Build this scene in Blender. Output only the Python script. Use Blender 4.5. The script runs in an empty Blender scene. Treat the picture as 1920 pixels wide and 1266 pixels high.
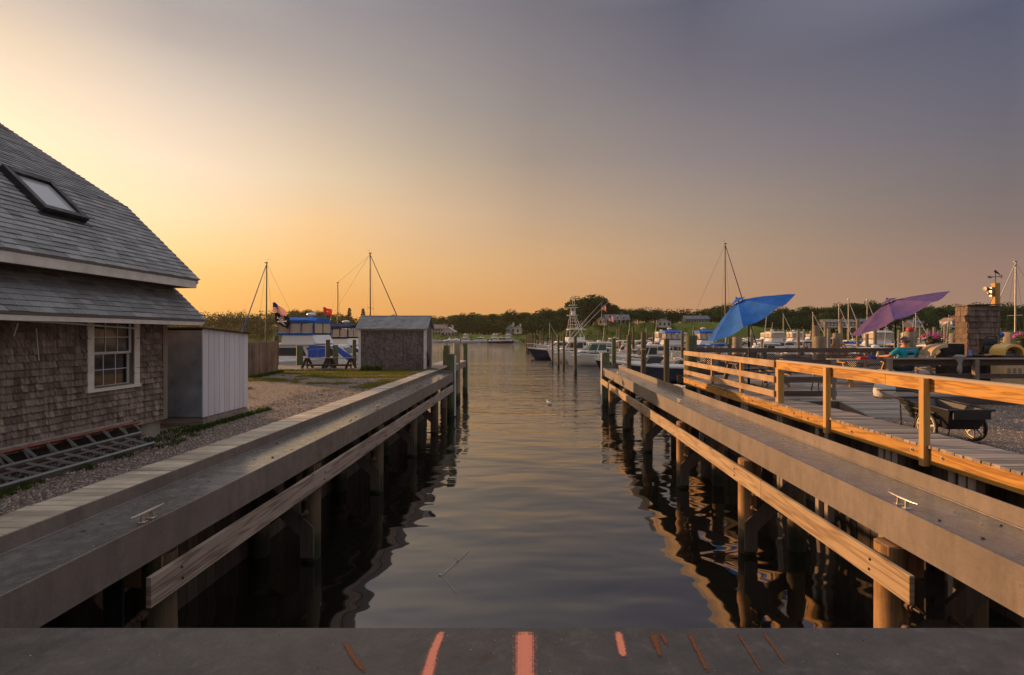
import bpy, bmesh, math, random
from mathutils import Vector, Matrix, Euler
random.seed(7)
R = math.radians
sc = bpy.context.scene
col = sc.collection

def lin(c):
    return tuple(((v/255)/12.92 if v/255 <= .04045 else ((v/255+.055)/1.055)**2.4) for v in c)

# ------------------------------------------------------------------ camera
cam_data = bpy.data.cameras.new('camera')
cam = bpy.data.objects.new('camera', cam_data); col.objects.link(cam)
cam.location = (0, 0, 1.8)
cam.rotation_euler = (R(90), 0, 0)
cam_data.sensor_width = 36; cam_data.lens = 18
cam_data.shift_x = -38/1920; cam_data.shift_y = -6/1920
cam_data.clip_start = .05; cam_data.clip_end = 3000
sc.camera = cam

# ------------------------------------------------------------------ sky and sun
SUN_AZ, SUN_EL = 54, 9        # degrees left of straight ahead, above the horizon
S = Vector((-math.sin(R(SUN_AZ))*math.cos(R(SUN_EL)), math.cos(R(SUN_AZ))*math.cos(R(SUN_EL)), math.sin(R(SUN_EL))))
world = bpy.data.worlds.new('World'); sc.world = world; world.use_nodes = True
nt = world.node_tree; nt.nodes.clear()
out = nt.nodes.new('ShaderNodeOutputWorld'); bg = nt.nodes.new('ShaderNodeBackground')
tc = nt.nodes.new('ShaderNodeTexCoord')
sky = nt.nodes.new('ShaderNodeTexSky'); sky.sky_type = 'NISHITA'; sky.sun_disc = False
sky.sun_elevation = R(SUN_EL); sky.sun_rotation = R(-SUN_AZ); sky.dust_density = 5; sky.air_density = 1.5
def wmath(op, a, b=None, clamp=False):
    n = nt.nodes.new('ShaderNodeMath'); n.operation = op; n.use_clamp = clamp
    for i, v in enumerate((a, b)):
        if v is None: continue
        if isinstance(v, (int, float)): n.inputs[i].default_value = v
        else: nt.links.new(v, n.inputs[i])
    return n.outputs[0]
sep = nt.nodes.new('ShaderNodeSeparateXYZ'); nt.links.new(tc.outputs['Generated'], sep.inputs[0])
dx, dy, dz = sep.outputs
hl = wmath('SQRT', wmath('ADD', wmath('ADD', wmath('MULTIPLY', dx, dx), wmath('MULTIPLY', dy, dy)), 1e-5))
mm = wmath('DIVIDE', wmath('ADD', wmath('MULTIPLY', dx, -math.sin(R(SUN_AZ))), wmath('MULTIPLY', dy, math.cos(R(SUN_AZ)))), hl)
nzs = nt.nodes.new('ShaderNodeTexNoise'); nzs.inputs['Scale'].default_value = 1.6; nzs.inputs['Detail'].default_value = 4
mp = nt.nodes.new('ShaderNodeMapping'); mp.inputs['Scale'].default_value = (1, 1, 5)
nt.links.new(tc.outputs['Generated'], mp.inputs[0]); nt.links.new(mp.outputs[0], nzs.inputs['Vector'])
zz = wmath('ADD', dz, wmath('MULTIPLY', wmath('SUBTRACT', nzs.outputs[0], .5), .035))
def ramp(stops):
    r = nt.nodes.new('ShaderNodeValToRGB'); nt.links.new(zz, r.inputs[0])
    e = r.color_ramp.elements
    while len(e) < len(stops): e.new(.5)
    for el, (p, c) in zip(e, stops):
        el.position = p; el.color = lin(c) + (1,)
    return r.outputs[0]
ZENITH_FILL = [(.75, (182,184,194)), (1, (244,244,250))]  # overhead sky raised above its evening brightness, added fill light for the shade
SKY = [  # (closeness to the sun's azimuth, colour by height) of the hazy evening sky, with fill brightness added behind the camera
 (-.9, [(0, (122,112,112)), (.15, (126,124,130)), (.4, (158,160,170))]+ZENITH_FILL),
 (-.12, [(0, (158,128,108)), (.095, (148,120,108)), (.17, (125,110,107)), (.24, (112,105,109)), (.31, (101,98,111)), (.372, (92,93,110)), (.43, (85,88,108))]+ZENITH_FILL),
 (.317, [(0, (186,142,104)), (.07, (182,140,106)), (.15, (176,146,118)), (.22, (160,140,124)), (.309, (137,126,126)), (.41, (117,111,118)), (.464, (105,101,113)), (.529, (92,92,107))]+ZENITH_FILL),
 (.588, [(0, (212,150,90)), (.07, (210,154,98)), (.151, (204,162,118)), (.23, (185,157,131)), (.322, (158,142,130)), (.407, (141,132,129)), (.481, (128,121,125)), (.547, (116,111,118))]+ZENITH_FILL),
 (.738, [(0, (214,152,88)), (.058, (218,160,98)), (.129, (222,174,118)), (.225, (212,179,144)), (.316, (186,167,146)), (.399, (164,152,143)), (.474, (147,139,138)), (.539, (133,127,132))]+ZENITH_FILL),
 (.853, [(0, (228,158,80)), (.064, (232,168,92)), (.121, (238,184,114)), (.195, (238,194,142)), (.274, (221,197,165)), (.38, (190,174,160)), (.452, (166,155,150)), (.516, (148,141,144))]+ZENITH_FILL),
 (.949, [(0, (238,170,88)), (.08, (244,190,112)), (.14, (247,208,148)), (.19, (248,218,176)), (.267, (243,219,192)), (.34, (222,203,185)), (.393, (202,188,176)), (.433, (179,168,162)), (.469, (168,159,156))]+ZENITH_FILL),
 (.99, [(0, (243,178,96)), (.1, (250,206,142)), (.2, (253,226,184)), (.28, (250,224,192)), (.345, (233,211,187)), (.38, (221,201,178)), (.413, (206,189,175)), (.5, (176,165,160))]+ZENITH_FILL),
]
cur = None
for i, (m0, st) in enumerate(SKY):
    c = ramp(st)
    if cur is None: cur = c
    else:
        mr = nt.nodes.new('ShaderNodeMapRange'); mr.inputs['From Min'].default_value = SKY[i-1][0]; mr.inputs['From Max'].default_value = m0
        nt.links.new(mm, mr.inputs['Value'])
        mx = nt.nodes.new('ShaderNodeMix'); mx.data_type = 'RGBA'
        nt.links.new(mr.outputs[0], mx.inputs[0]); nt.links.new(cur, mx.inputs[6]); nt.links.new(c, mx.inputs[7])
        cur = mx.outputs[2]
sb = nt.nodes.new('ShaderNodeVectorMath'); sb.operation = 'SCALE'; sb.inputs['Scale'].default_value = .006
nt.links.new(sky.outputs[0], sb.inputs[0])
ad = nt.nodes.new('ShaderNodeMix'); ad.data_type = 'RGBA'; ad.blend_type = 'ADD'; ad.inputs[0].default_value = 1
nt.links.new(cur, ad.inputs[6]); nt.links.new(sb.outputs[0], ad.inputs[7])
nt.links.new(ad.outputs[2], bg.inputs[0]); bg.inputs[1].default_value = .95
nt.links.new(bg.outputs[0], out.inputs[0])

sl = bpy.data.lights.new('sun', 'SUN'); sl.energy = 5; sl.color = (1, .54, .235); sl.angle = R(.6)
so = bpy.data.objects.new('sun', sl); col.objects.link(so)
so.rotation_euler = S.to_track_quat('Z', 'Y').to_euler(); so.location = S*100
sc.view_settings.view_transform = 'Standard'; sc.view_settings.look = 'None'
sc.view_settings.exposure = .14; sc.view_settings.gamma = 1
sc.cycles.max_bounces = 6; sc.cycles.transparent_max_bounces = 12
sc.cycles.use_denoising = True
sc.cycles.sample_clamp_indirect = 4

# ------------------------------------------------------------------ helpers
def P(x, y, Y):
    """the point at depth Y that the photograph shows at pixel (x, y)"""
    return Vector(((x-998)*Y/960, Y, 1.8-(y-627)*Y/960))
def PX(x, Y): return (x-998)*Y/960
def PZ(y, Y): return 1.8-(y-627)*Y/960

class NT:
    def __init__(s, name):
        s.m = bpy.data.materials.new(name); s.m.use_nodes = True
        s.t = s.m.node_tree; s.b = s.t.nodes['Principled BSDF']
        s.tc = s.t.nodes.new('ShaderNodeTexCoord')
    def n(s, typ, ins=None, **kw):
        nd = s.t.nodes.new('ShaderNode'+typ)
        for k, v in kw.items(): setattr(nd, k, v)
        for k, v in (ins or {}).items(): s.set(nd.inputs[k], v)
        return nd
    def set(s, sock, v):
        if isinstance(v, bpy.types.NodeSocket): s.t.links.new(v, sock)
        else: sock.default_value = v
    def obj(s, scale=(1,1,1), loc=(0,0,0)):
        return s.n('Mapping', {0: s.tc.outputs['Object'], 'Scale': scale, 'Location': loc}).outputs[0]
    def noise(s, vec, scale=1, detail=3, rough=.55, dist=0):
        return s.n('TexNoise', {'Vector': vec, 'Scale': scale, 'Detail': detail, 'Roughness': rough, 'Distortion': dist}).outputs[0]
    def ramp(s, fac, stops, interp='LINEAR'):
        r = s.n('ValToRGB', {0: fac}); e = r.color_ramp.elements; r.color_ramp.interpolation = interp
        while len(e) < len(stops): e.new(.5)
        for el, (p, c) in zip(e, stops):
            el.position = p
            el.color = (tuple(c)+(1,)) if isinstance(c, (tuple, list)) else (c, c, c, 1)
        return r.outputs[0]
    def mix(s, fac, a, b, blend='MIX'):
        m = s.n('Mix', data_type='RGBA', blend_type=blend)
        for i, v in ((0, fac), (6, a), (7, b)):
            if isinstance(v, (tuple, list)) and len(v) == 3: v = tuple(v)+(1,)
            s.set(m.inputs[i], v)
        return m.outputs[2]
    def math(s, op, a, b=0.0, clamp=False):
        m = s.n('Math', {0: a, 1: b}, operation=op); m.use_clamp = clamp
        return m.outputs[0]
    def tint(s, colr, amt=1.0):
        a = s.n('Attribute', attribute_name='tint').outputs['Fac']
        v = s.math('ADD', s.math('MULTIPLY', s.math('SUBTRACT', a, 1.0), amt), 1.0)
        sc_ = s.n('VectorMath', {0: colr, 'Scale': v}, operation='SCALE')
        return sc_.outputs[0]
    def bump(s, h, strength=.3, dist=.01, normal=None):
        ins = {'Height': h, 'Strength': strength, 'Distance': dist}
        if normal: ins['Normal'] = normal
        return s.n('Bump', ins).outputs[0]
    def out(s, base=None, rough=None, metal=None, normal=None, **kw):
        if isinstance(base, tuple) and len(base) == 3: base = base+(1,)
        for k, v in (('Base Color', base), ('Roughness', rough), ('Metallic', metal), ('Normal', normal)):
            if v is not None: s.set(s.b.inputs[k], v)
        for k, v in kw.items(): s.set(s.b.inputs[k.replace('_', ' ')], v)
        return s.m

def paint(name, c, rough=.45, var=.15, scale=3.0, metal=0, bump=.0, spec=.5, plain=False):
    t = NT(name)
    n = t.noise(t.obj(), scale, 5, .6)
    d = tuple(v*(1-var*1.6) for v in c); l = tuple(min(1, v*(1+var)) for v in c)
    c_ = t.ramp(n, [(.3, d), (.7, l)])
    nm = t.bump(t.noise(t.obj(), scale*14, 2), bump, .004) if bump else None
    return t.out(c_ if plain else t.tint(c_), t.ramp(n, [(.3, min(1, rough+.12)), (.7, max(.02, rough-.08))]), metal, nm, Specular_IOR_Level=spec)

def wood(name, c1, c2, axis=1, rough=.75, grain=1.0, amt=1.0, fine=1.0, dirt=None, tide=False):
    """weathered boards; axis is the way the grain runs"""
    t = NT(name)
    sc1 = [9*fine, 9*fine, 9*fine]; sc1[axis] = .7
    sc2 = [55*fine, 55*fine, 55*fine]; sc2[axis] = 2.2
    tn = t.n('Attribute', attribute_name='tint').outputs['Fac']
    off = t.n('CombineXYZ', {0: t.math('MULTIPLY', tn, 37.0), 1: t.math('MULTIPLY', tn, 53.0), 2: t.math('MULTIPLY', tn, 71.0)}).outputs[0]
    pos = t.n('VectorMath', {0: t.tc.outputs['Object'], 1: off}, operation='ADD').outputs[0]
    n1 = t.noise(t.n('Mapping', {0: pos, 'Scale': sc1}).outputs[0], 1, 4, .6, .6)
    n2 = t.noise(t.n('Mapping', {0: pos, 'Scale': sc2}).outputs[0], 1, 3, .6)
    f = t.math('ADD', t.math('MULTIPLY', n1, .6), t.math('MULTIPLY', n2, .4))
    c_ = t.ramp(f, [(.33, c1), (.5, tuple((a+b)/2 for a, b in zip(c1, c2))), (.68, c2)])
    if dirt:
        dn = t.noise(t.obj(), 1.7, 5, .65)
        c_ = t.mix(t.ramp(dn, [(.42, 0.0), (.7, .75)]), c_, dirt)
    if tide:   # wet weedy band above the water and a paler salt line over it
        zt = t.math('ADD', t.n('SeparateXYZ', {0: t.tc.outputs['Object']}).outputs[2], t.math('MULTIPLY', t.noise(t.obj((6, 6, 2)), 1, 4, .7), -.22))
        c_ = t.mix(t.ramp(zt, [(.12, .92), (.30, .55), (.34, 0.0)]), c_, (.022, .026, .012))
    return t.out(t.tint(c_, amt), rough, 0, t.bump(f, .5*grain, .006), Specular_IOR_Level=.3)

def lumber(name, light, dark, axis, along=.5, across=1.0, knot=(.12,.045,.012), contrast=1.0, rough=.65):
    """flat sawn softwood with cathedral grain rings and knots; faces stand in the axis/Z plane"""
    t = NT(name)
    m = [1.0, 1.0, 3.4*across]; m[axis] = along*1.3; m[1-axis] = .3
    v = t.obj(m)
    warp = t.noise(v, 1.6, 3, .5)
    vor = t.n('TexVoronoi', {'Vector': v, 'Scale': .75, 'Randomness': 1.0}, feature='F1').outputs['Distance']
    kn = t.math('DIVIDE', .10, t.math('ADD', vor, .05))
    ph = t.math('ADD', t.math('MULTIPLY', warp, 34.0), t.math('MULTIPLY', kn, 16.0))
    bands = t.math('ADD', t.math('MULTIPLY', t.math('SINE', ph), .5), .5)
    fs = [70, 70, 70]; fs[axis] = 2.5
    fine = t.noise(t.obj(fs), 1, 3, .6)
    f = t.math('ADD', t.math('MULTIPLY', t.math('POWER', bands, 2.0), .55*contrast), t.math('MULTIPLY', fine, .45))
    c_ = t.ramp(f, [(.15, light), (.62, tuple((a+b*1.2)/2.2 for a, b in zip(light, dark))), (.95, dark)])
    c_ = t.mix(t.ramp(vor, [(.035, 1.0), (.075, 0.0)]), c_, knot)
    blot = t.noise(t.obj(), .9, 4, .6)
    c_ = t.mix(t.ramp(blot, [(.3, .28), (.65, 0.0)]), c_, dark)
    return t.out(t.tint(c_), rough, 0, t.bump(f, .25, .004), Specular_IOR_Level=.35)

M = {}
# the painted steel of the lift runways
def steel(name, c, rough, dirt, rust=True, bmp=.3):
    t = NT(name)
    a = t.noise(t.obj(), .9, 6, .65); b = t.noise(t.obj((1, 1, 1), (5, 3, 1)), 7, 6, .7); g = t.noise(t.obj(), 60, 3, .7)
    c_ = t.ramp(a, [(.3, tuple(v*.72 for v in c)), (.7, tuple(v*1.2 for v in c))])
    c_ = t.mix(t.ramp(b, [(.5, 0.0), (.72, .55)]), c_, dirt)
    c_ = t.mix(t.ramp(g, [(.5, 0.0), (.72, .55)]), c_, tuple(v*.4 for v in c))
    sc_ = t.noise(t.obj((3, 3, 45), (2, 7, 1)), 1.5, 5, .7); st = t.noise(t.obj((2.2, 2.2, .5), (4, 1, 3)), 1.6, 5, .75)
    c_ = t.mix(t.ramp(st, [(.45, 0.0), (.66, .75)]), c_, tuple(v*.55 for v in c)); c_ = t.mix(t.ramp(sc_, [(.62, 0.0), (.72, .3)]), c_, tuple(min(1, v*1.8) for v in c))
    if rust:
        r_ = t.noise(t.obj((1, 1, .35), (9, 1, 4)), 2.6, 7, .75)
        c_ = t.mix(t.ramp(r_, [(.63, 0.0), (.72, .75)]), c_, (.07, .028, .014))
    rr = t.ramp(b, [(.35, rough-.07), (.75, rough+.22)])
    return t.out(c_, rr, 0, t.bump(t.math('ADD', t.math('MULTIPLY', g, .4), b), bmp, .006), Specular_IOR_Level=.5)
M['steel'] = steel('painted steel', (.205,.165,.138), .46, (.125,.10,.085))
M['pan'] = steel('worn steel pan', (.15,.135,.12), .22, (.27,.24,.19), False, .12); M['pan'].node_tree.nodes['Principled BSDF'].inputs['Specular IOR Level'].default_value = .9
M['plate'] = steel('dark steel plate', (.085,.066,.053), .46, (.20,.16,.13), True, .6)
M['wood_grey_x'] = wood('grey boards along x', (.17,.13,.105), (.42,.345,.285), 0, amt=1.2)
M['wood_tan_x'] = wood('tan boards along x', (.40,.31,.22), (.68,.56,.42), 0, dirt=(.27,.215,.16))
M['wood_grey_y'] = wood('grey boards along y', (.16,.12,.095), (.33,.27,.21), 1)
M['wood_grey_z'] = wood('grey posts', (.17,.13,.10), (.34,.27,.21), 2)
M['wood_dark_x'] = wood('dark rail boards', (.07,.05,.042), (.17,.125,.10), 0)
M['wood_dark_z'] = wood('dark upright wood', (.05,.038,.03), (.13,.095,.07), 2)
M['fence'] = wood('brown fence pickets', (.20,.12,.075), (.36,.235,.15), 2, dirt=(.13,.08,.05))
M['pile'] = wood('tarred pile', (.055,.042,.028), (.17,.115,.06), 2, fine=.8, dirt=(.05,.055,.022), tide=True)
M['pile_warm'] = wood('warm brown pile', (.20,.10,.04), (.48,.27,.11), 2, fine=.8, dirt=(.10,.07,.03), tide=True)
M['pile_green'] = wood('green treated pile', (.055,.07,.03), (.17,.17,.075), 2, fine=.8, dirt=(.04,.05,.02), tide=True)
M['pile_grey'] = wood('weathered pile', (.17,.13,.09), (.38,.30,.20), 2, fine=.8, dirt=(.10,.08,.045), tide=True)
M['end_grain'] = wood('sawn block', (.22,.11,.05), (.42,.22,.10), 2)
M['waler_left'] = lumber('pale fir plank', (.44,.34,.265), (.12,.08,.06), 1, along=.22, across=1.5, contrast=1.0)
M['waler_right'] = lumber('warm fir plank', (.46,.33,.19), (.17,.095,.045), 1, along=.22, across=1.5, contrast=.9)
M['golden_y'] = lumber('golden lumber', (.58,.295,.05), (.20,.075,.014), 1, along=.3, across=1.3, contrast=.95)
M['golden_z'] = wood('golden post', (.40,.22,.07), (.64,.38,.12), 2)
M['rail_y'] = wood('tan rail lumber', (.40,.265,.15), (.60,.42,.25), 1, dirt=(.25,.14,.07))
M['white_paint'] = paint('white paint', (.62,.59,.55), .5, .1, 6)
M['trim'] = paint('house trim paint', (.74,.68,.60), .55, .12, 5)
M['black'] = paint('black plastic', (.018,.018,.02), .42, .3, 5)
M['dark_metal'] = paint('dark metal', (.05,.045,.042), .45, .3, 7, .6)
M['galv'] = paint('galvanised steel', (.36,.34,.31), .38, .2, 8, .85)
M['cleat'] = paint('bright cleat metal', (.62,.56,.48), .28, .15, 20, .9)
M['rust_bolt'] = paint('rusty bolt', (.16,.09,.055), .7, .35, 20, .3)
M['alu'] = paint('aluminium', (.33,.32,.30), .42, .15, 12, .7)
M['orange_rail'] = paint('orange fibreglass', (.26,.07,.035), .5, .2, 6)
M['gel_white'] = paint('white gelcoat', (.72,.69,.64), .22, .06, 1.5)
M['gel_cream'] = paint('cream gelcoat', (.66,.58,.46), .3, .08, 1.5)
M['gel_navy'] = paint('navy gelcoat', (.02,.024,.045), .18, .15, 1.5)
M['gel_red'] = paint('maroon gelcoat', (.10,.02,.018), .22, .15, 1.5)
M['gel_grey'] = paint('grey gelcoat', (.32,.31,.30), .3, .1, 1.5)
M['gel_blue'] = paint('blue gelcoat', (.03,.09,.40), .25, .12, 1.5)
M['cv_blue'] = paint('blue canvas', (.012,.11,.46), .75, .2, 3)
M['cv_navy'] = paint('navy canvas', (.012,.02,.075), .75, .2, 3)
M['cv_cyan'] = paint('bright blue canvas', (.02,.16,.48), .7, .2, 3)
M['cv_tan'] = paint('tan canvas', (.34,.26,.18), .8, .15, 3)
M['cv_white'] = paint('white canvas', (.62,.57,.5), .8, .1, 3)
M['cv_green'] = paint('green canvas', (.03,.13,.10), .75, .15, 3)
M['red'] = paint('red paint', (.50,.035,.025), .5, .15, 4)
M['orange'] = paint('orange plastic', (.62,.16,.02), .45, .12, 4)
M['yellow'] = paint('yellow plastic', (.62,.42,.03), .45, .12, 4)
M['teal'] = paint('teal cloth', (.015,.33,.42), .85, .12, 6, plain=True)
M['skin'] = paint('sunburnt skin', (.58,.24,.11), .55, .08, 10, plain=True); M['mast_dark'] = paint('dark mast', (.085,.062,.05), .5, .15, 3)
M['boot_stripe'] = paint('bottom paint', (.02,.02,.025), .6, .2, 2)
M['motor'] = paint('outboard cowling', (.025,.025,.03), .25, .2, 4)
M['concrete'] = paint('concrete', (.34,.30,.24), .9, .2, 4, 0, .4)
M['cream_metal'] = paint('cream enamel', (.62,.46,.26), .35, .1, 4)
M['pink_paint'] = None
def glass(name, c, rough=.06, spec=.8):
    t = NT(name); return t.out(c, rough, 0, t.bump(t.noise(t.obj(), 2.5, 2), .04, .02), Specular_IOR_Level=spec)
M['glass'] = glass('dark glass', (.012,.014,.016))
M['glass_green'] = glass('green tinted glass', (.02,.09,.06))
M['skylight_glass'] = glass('skylight glass', (.42,.42,.42), .12, 1.0)
M['vinyl'] = glass('clear vinyl', (.50,.40,.30), .2)
def cloth(name, c):
    t = NT(name)
    n = t.noise(t.obj(), 3.2, 5, .6); w = t.noise(t.obj(), 300, 2, .5)
    c_ = t.ramp(n, [(.3, tuple(v*.75 for v in c)), (.7, tuple(v*1.12 for v in c))])
    t.out(t.tint(c_), .85, 0, t.bump(t.math('ADD', n, t.math('MULTIPLY', w, .05)), .7, .05))
    tr = t.n('BsdfTranslucent', {'Color': c_}); ms = t.n('MixShader', {0: .35, 1: t.b.outputs[0], 2: tr.outputs[0]})
    t.t.links.new(ms.outputs[0], t.t.nodes['Material Output'].inputs[0]); return t.m
M['umb_blue'] = cloth('blue umbrella cloth', (.02,.17,.62))
M['umb_purple'] = cloth('faded purple umbrella cloth', (.17,.095,.27))
M['flag_red'] = cloth('red flag cloth', (.55,.03,.03)); M['flag_white'] = cloth('white flag cloth', (.7,.62,.55))
M['flag_blue'] = cloth('blue flag cloth', (.02,.03,.14)); M['flag_black'] = cloth('black flag cloth', (.012,.011,.012))
def cedar(name, a, b, cdark):
    t = NT(name)
    st = t.noise(t.obj((26, 26, 1.6)), 1, 4, .65); big = t.noise(t.obj(), 1.1, 4, .6)
    c_ = t.ramp(st, [(.28, cdark), (.5, a), (.75, b)])
    c_ = t.mix(t.ramp(big, [(.4, 0.0), (.7, .55)]), c_, cdark)
    return t.out(t.tint(c_, 1.0), .85, 0, t.bump(st, .5, .008), Specular_IOR_Level=.2)
M['cedar'] = cedar('weathered cedar shingles', (.235,.18,.145), (.40,.32,.265), (.09,.064,.05))
M['cedar_grey'] = cedar('grey cedar shingles', (.19,.155,.14), (.30,.255,.235), (.085,.065,.058))
M['cedar_gold'] = cedar('tower cedar shingles', (.20,.145,.11), (.32,.24,.185), (.08,.058,.045))
def asphalt_roof():
    t = NT('asphalt roof shingles')
    n = t.noise(t.obj(), 90, 3, .8); b = t.noise(t.obj(), 1.3, 4, .6)
    c_ = t.ramp(n, [(.3, (.14,.14,.145)), (.7, (.42,.415,.40))])
    c_ = t.mix(t.ramp(b, [(.35, 0.0), (.75, .4)]), c_, (.19,.18,.18))
    return t.out(t.tint(c_, 1.0), .92, 0, t.bump(n, .5, .004), Specular_IOR_Level=.2)
M['asphalt'] = asphalt_roof()
def gravel():
    t = NT('gravel')
    v = t.n('TexVoronoi', {'Vector': t.obj(), 'Scale': 38.0}, feature='F1')
    hsv = t.n('SeparateColor', {0: v.outputs['Color']}).outputs[0]
    c_ = t.ramp(hsv, [(0, (.12,.09,.075)), (.35, (.28,.205,.165)), (.7, (.42,.32,.265)), (1, (.66,.56,.49))])
    e = t.ramp(v.outputs['Distance'], [(.1, 1.0), (.75, .25)])
    c_ = t.mix(1.0, c_, e, 'MULTIPLY')
    b = t.noise(t.obj(), .45, 5, .6); s = t.noise(t.obj(), 3.5, 4, .7)
    c_ = t.mix(t.ramp(b, [(.4, 0.0), (.65, .5)]), c_, (.18,.12,.085))
    c_ = t.mix(t.ramp(s, [(.5, 0.0), (.7, .35)]), c_, (.10,.075,.05))
    h = t.math('MULTIPLY', t.math('SUBTRACT', 1.0, v.outputs['Distance']), .9)
    return t.out(c_, .9, 0, t.bump(t.math('ADD', h, t.math('MULTIPLY', s, .6)), .9, .02), Specular_IOR_Level=.25)
M['gravel'] = gravel()
def soil(name, a, b):
    t = NT(name); n = t.noise(t.obj(), .05, 6, .6); m = t.noise(t.obj(), .6, 5, .7)
    return t.out(t.ramp(t.math('ADD', t.math('MULTIPLY', n, .5), t.math('MULTIPLY', m, .5)), [(.35, a), (.65, b)]), .95, 0, None, Specular_IOR_Level=.1)
M['meadow'] = soil('shore grass', (.08,.105,.022), (.19,.20,.04))
def leaf(name, a, b):
    t = NT(name)
    at = t.n('Attribute', attribute_name='tint').outputs['Fac']
    n = t.noise(t.obj(), .5, 4, .6)
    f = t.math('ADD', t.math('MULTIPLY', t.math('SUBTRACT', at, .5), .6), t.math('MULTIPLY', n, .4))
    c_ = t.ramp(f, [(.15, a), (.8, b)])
    t.out(c_, .8, 0, None, Specular_IOR_Level=.15)
    tr = t.n('BsdfTranslucent', {'Color': c_}); ms = t.n('MixShader', {0: .3, 1: t.b.outputs[0], 2: tr.outputs[0]})
    t.t.links.new(ms.outputs[0], t.t.nodes['Material Output'].inputs[0]); return t.m
M['leaf_dark'] = leaf('dark foliage', (.020,.055,.015), (.085,.165,.042))
M['leaf_mid'] = leaf('green foliage', (.024,.066,.015), (.082,.175,.038))
M['leaf_light'] = leaf('yellow green foliage', (.06,.095,.016), (.17,.22,.045))
M['leaf_pine'] = leaf('pine foliage', (.016,.034,.014), (.048,.08,.032))
M['grass'] = leaf('yellowing grass', (.14,.15,.025), (.42,.34,.06))
M['weed'] = leaf('green weeds', (.04,.07,.012), (.14,.17,.03))
M['flower'] = paint('magenta petals', (.62,.03,.30), .7, .25, 9)
M['trunk'] = wood('bark', (.05,.04,.03), (.13,.10,.075), 2)
def water():
    t = NT('harbour water')
    pos = t.n('NewGeometry').outputs['Position']
    sp = t.n('SeparateXYZ', {0: pos}).outputs
    far = t.n('MapRange', {'Value': sp[1], 'From Min': 12.0, 'From Max': 60.0}).outputs[0]
    a = t.noise(t.n('Mapping', {0: pos, 'Scale': (.34, .62, 1), 'Rotation': (0, 0, .25)}).outputs[0], 1, 1, .4, .3)
    b = t.noise(t.n('Mapping', {0: pos, 'Scale': (.8, 1.7, 1), 'Rotation': (0, 0, -.2)}).outputs[0], 1, 1, .4, .3)
    c = t.noise(t.n('Mapping', {0: pos, 'Scale': (.55, 1.7, 1), 'Rotation': (0, 0, .06)}).outputs[0], 1.0, 4, .6, .5)
    d = t.noise(t.n('Mapping', {0: pos, 'Scale': (.14, .36, 1), 'Rotation': (0, 0, .12)}).outputs[0], 1.0, 5, .62, .3)
    near = t.math('ADD', t.math('MULTIPLY', a, .070), t.math('MULTIPLY', b, .020))
    fa = t.math('MULTIPLY', t.math('ADD', t.math('MULTIPLY', c, .15), t.math('MULTIPLY', d, .42)), far)
    fa = t.math('MULTIPLY', fa, t.ramp(t.noise(t.n('Mapping', {0: pos, 'Scale': (.02, .05, 1)}).outputs[0], 1, 3, .5), [(.35, .35), (.62, 1.15)]))
    nm = t.bump(t.math('ADD', near, fa), 1.0, 1.0)
    m_ = t.noise(pos, .2, 4, .6)
    return t.out(t.ramp(m_, [(.3, (.007,.006,.004)), (.7, (.013,.011,.007))]), .035, 0, nm, IOR=3.0)
M['water'] = water()
def spray(name, c, thr=.42):
    t = NT(name)
    n = t.noise(t.obj(), 70, 5, .8); e = t.n('Attribute', attribute_name='tint').outputs['Fac']
    f = t.math('SUBTRACT', t.math('ADD', n, e), 1.0)
    t.out(c, .8, Alpha=t.ramp(f, [(thr-.22, 0.0), (thr+.2, .95)]), Specular_IOR_Level=.2); return t.m
M['pink_paint'] = spray('pink marking paint', (.98,.30,.17), .34)
M['rust_streak'] = spray('rust stain', (.24,.085,.035), .50)

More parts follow.
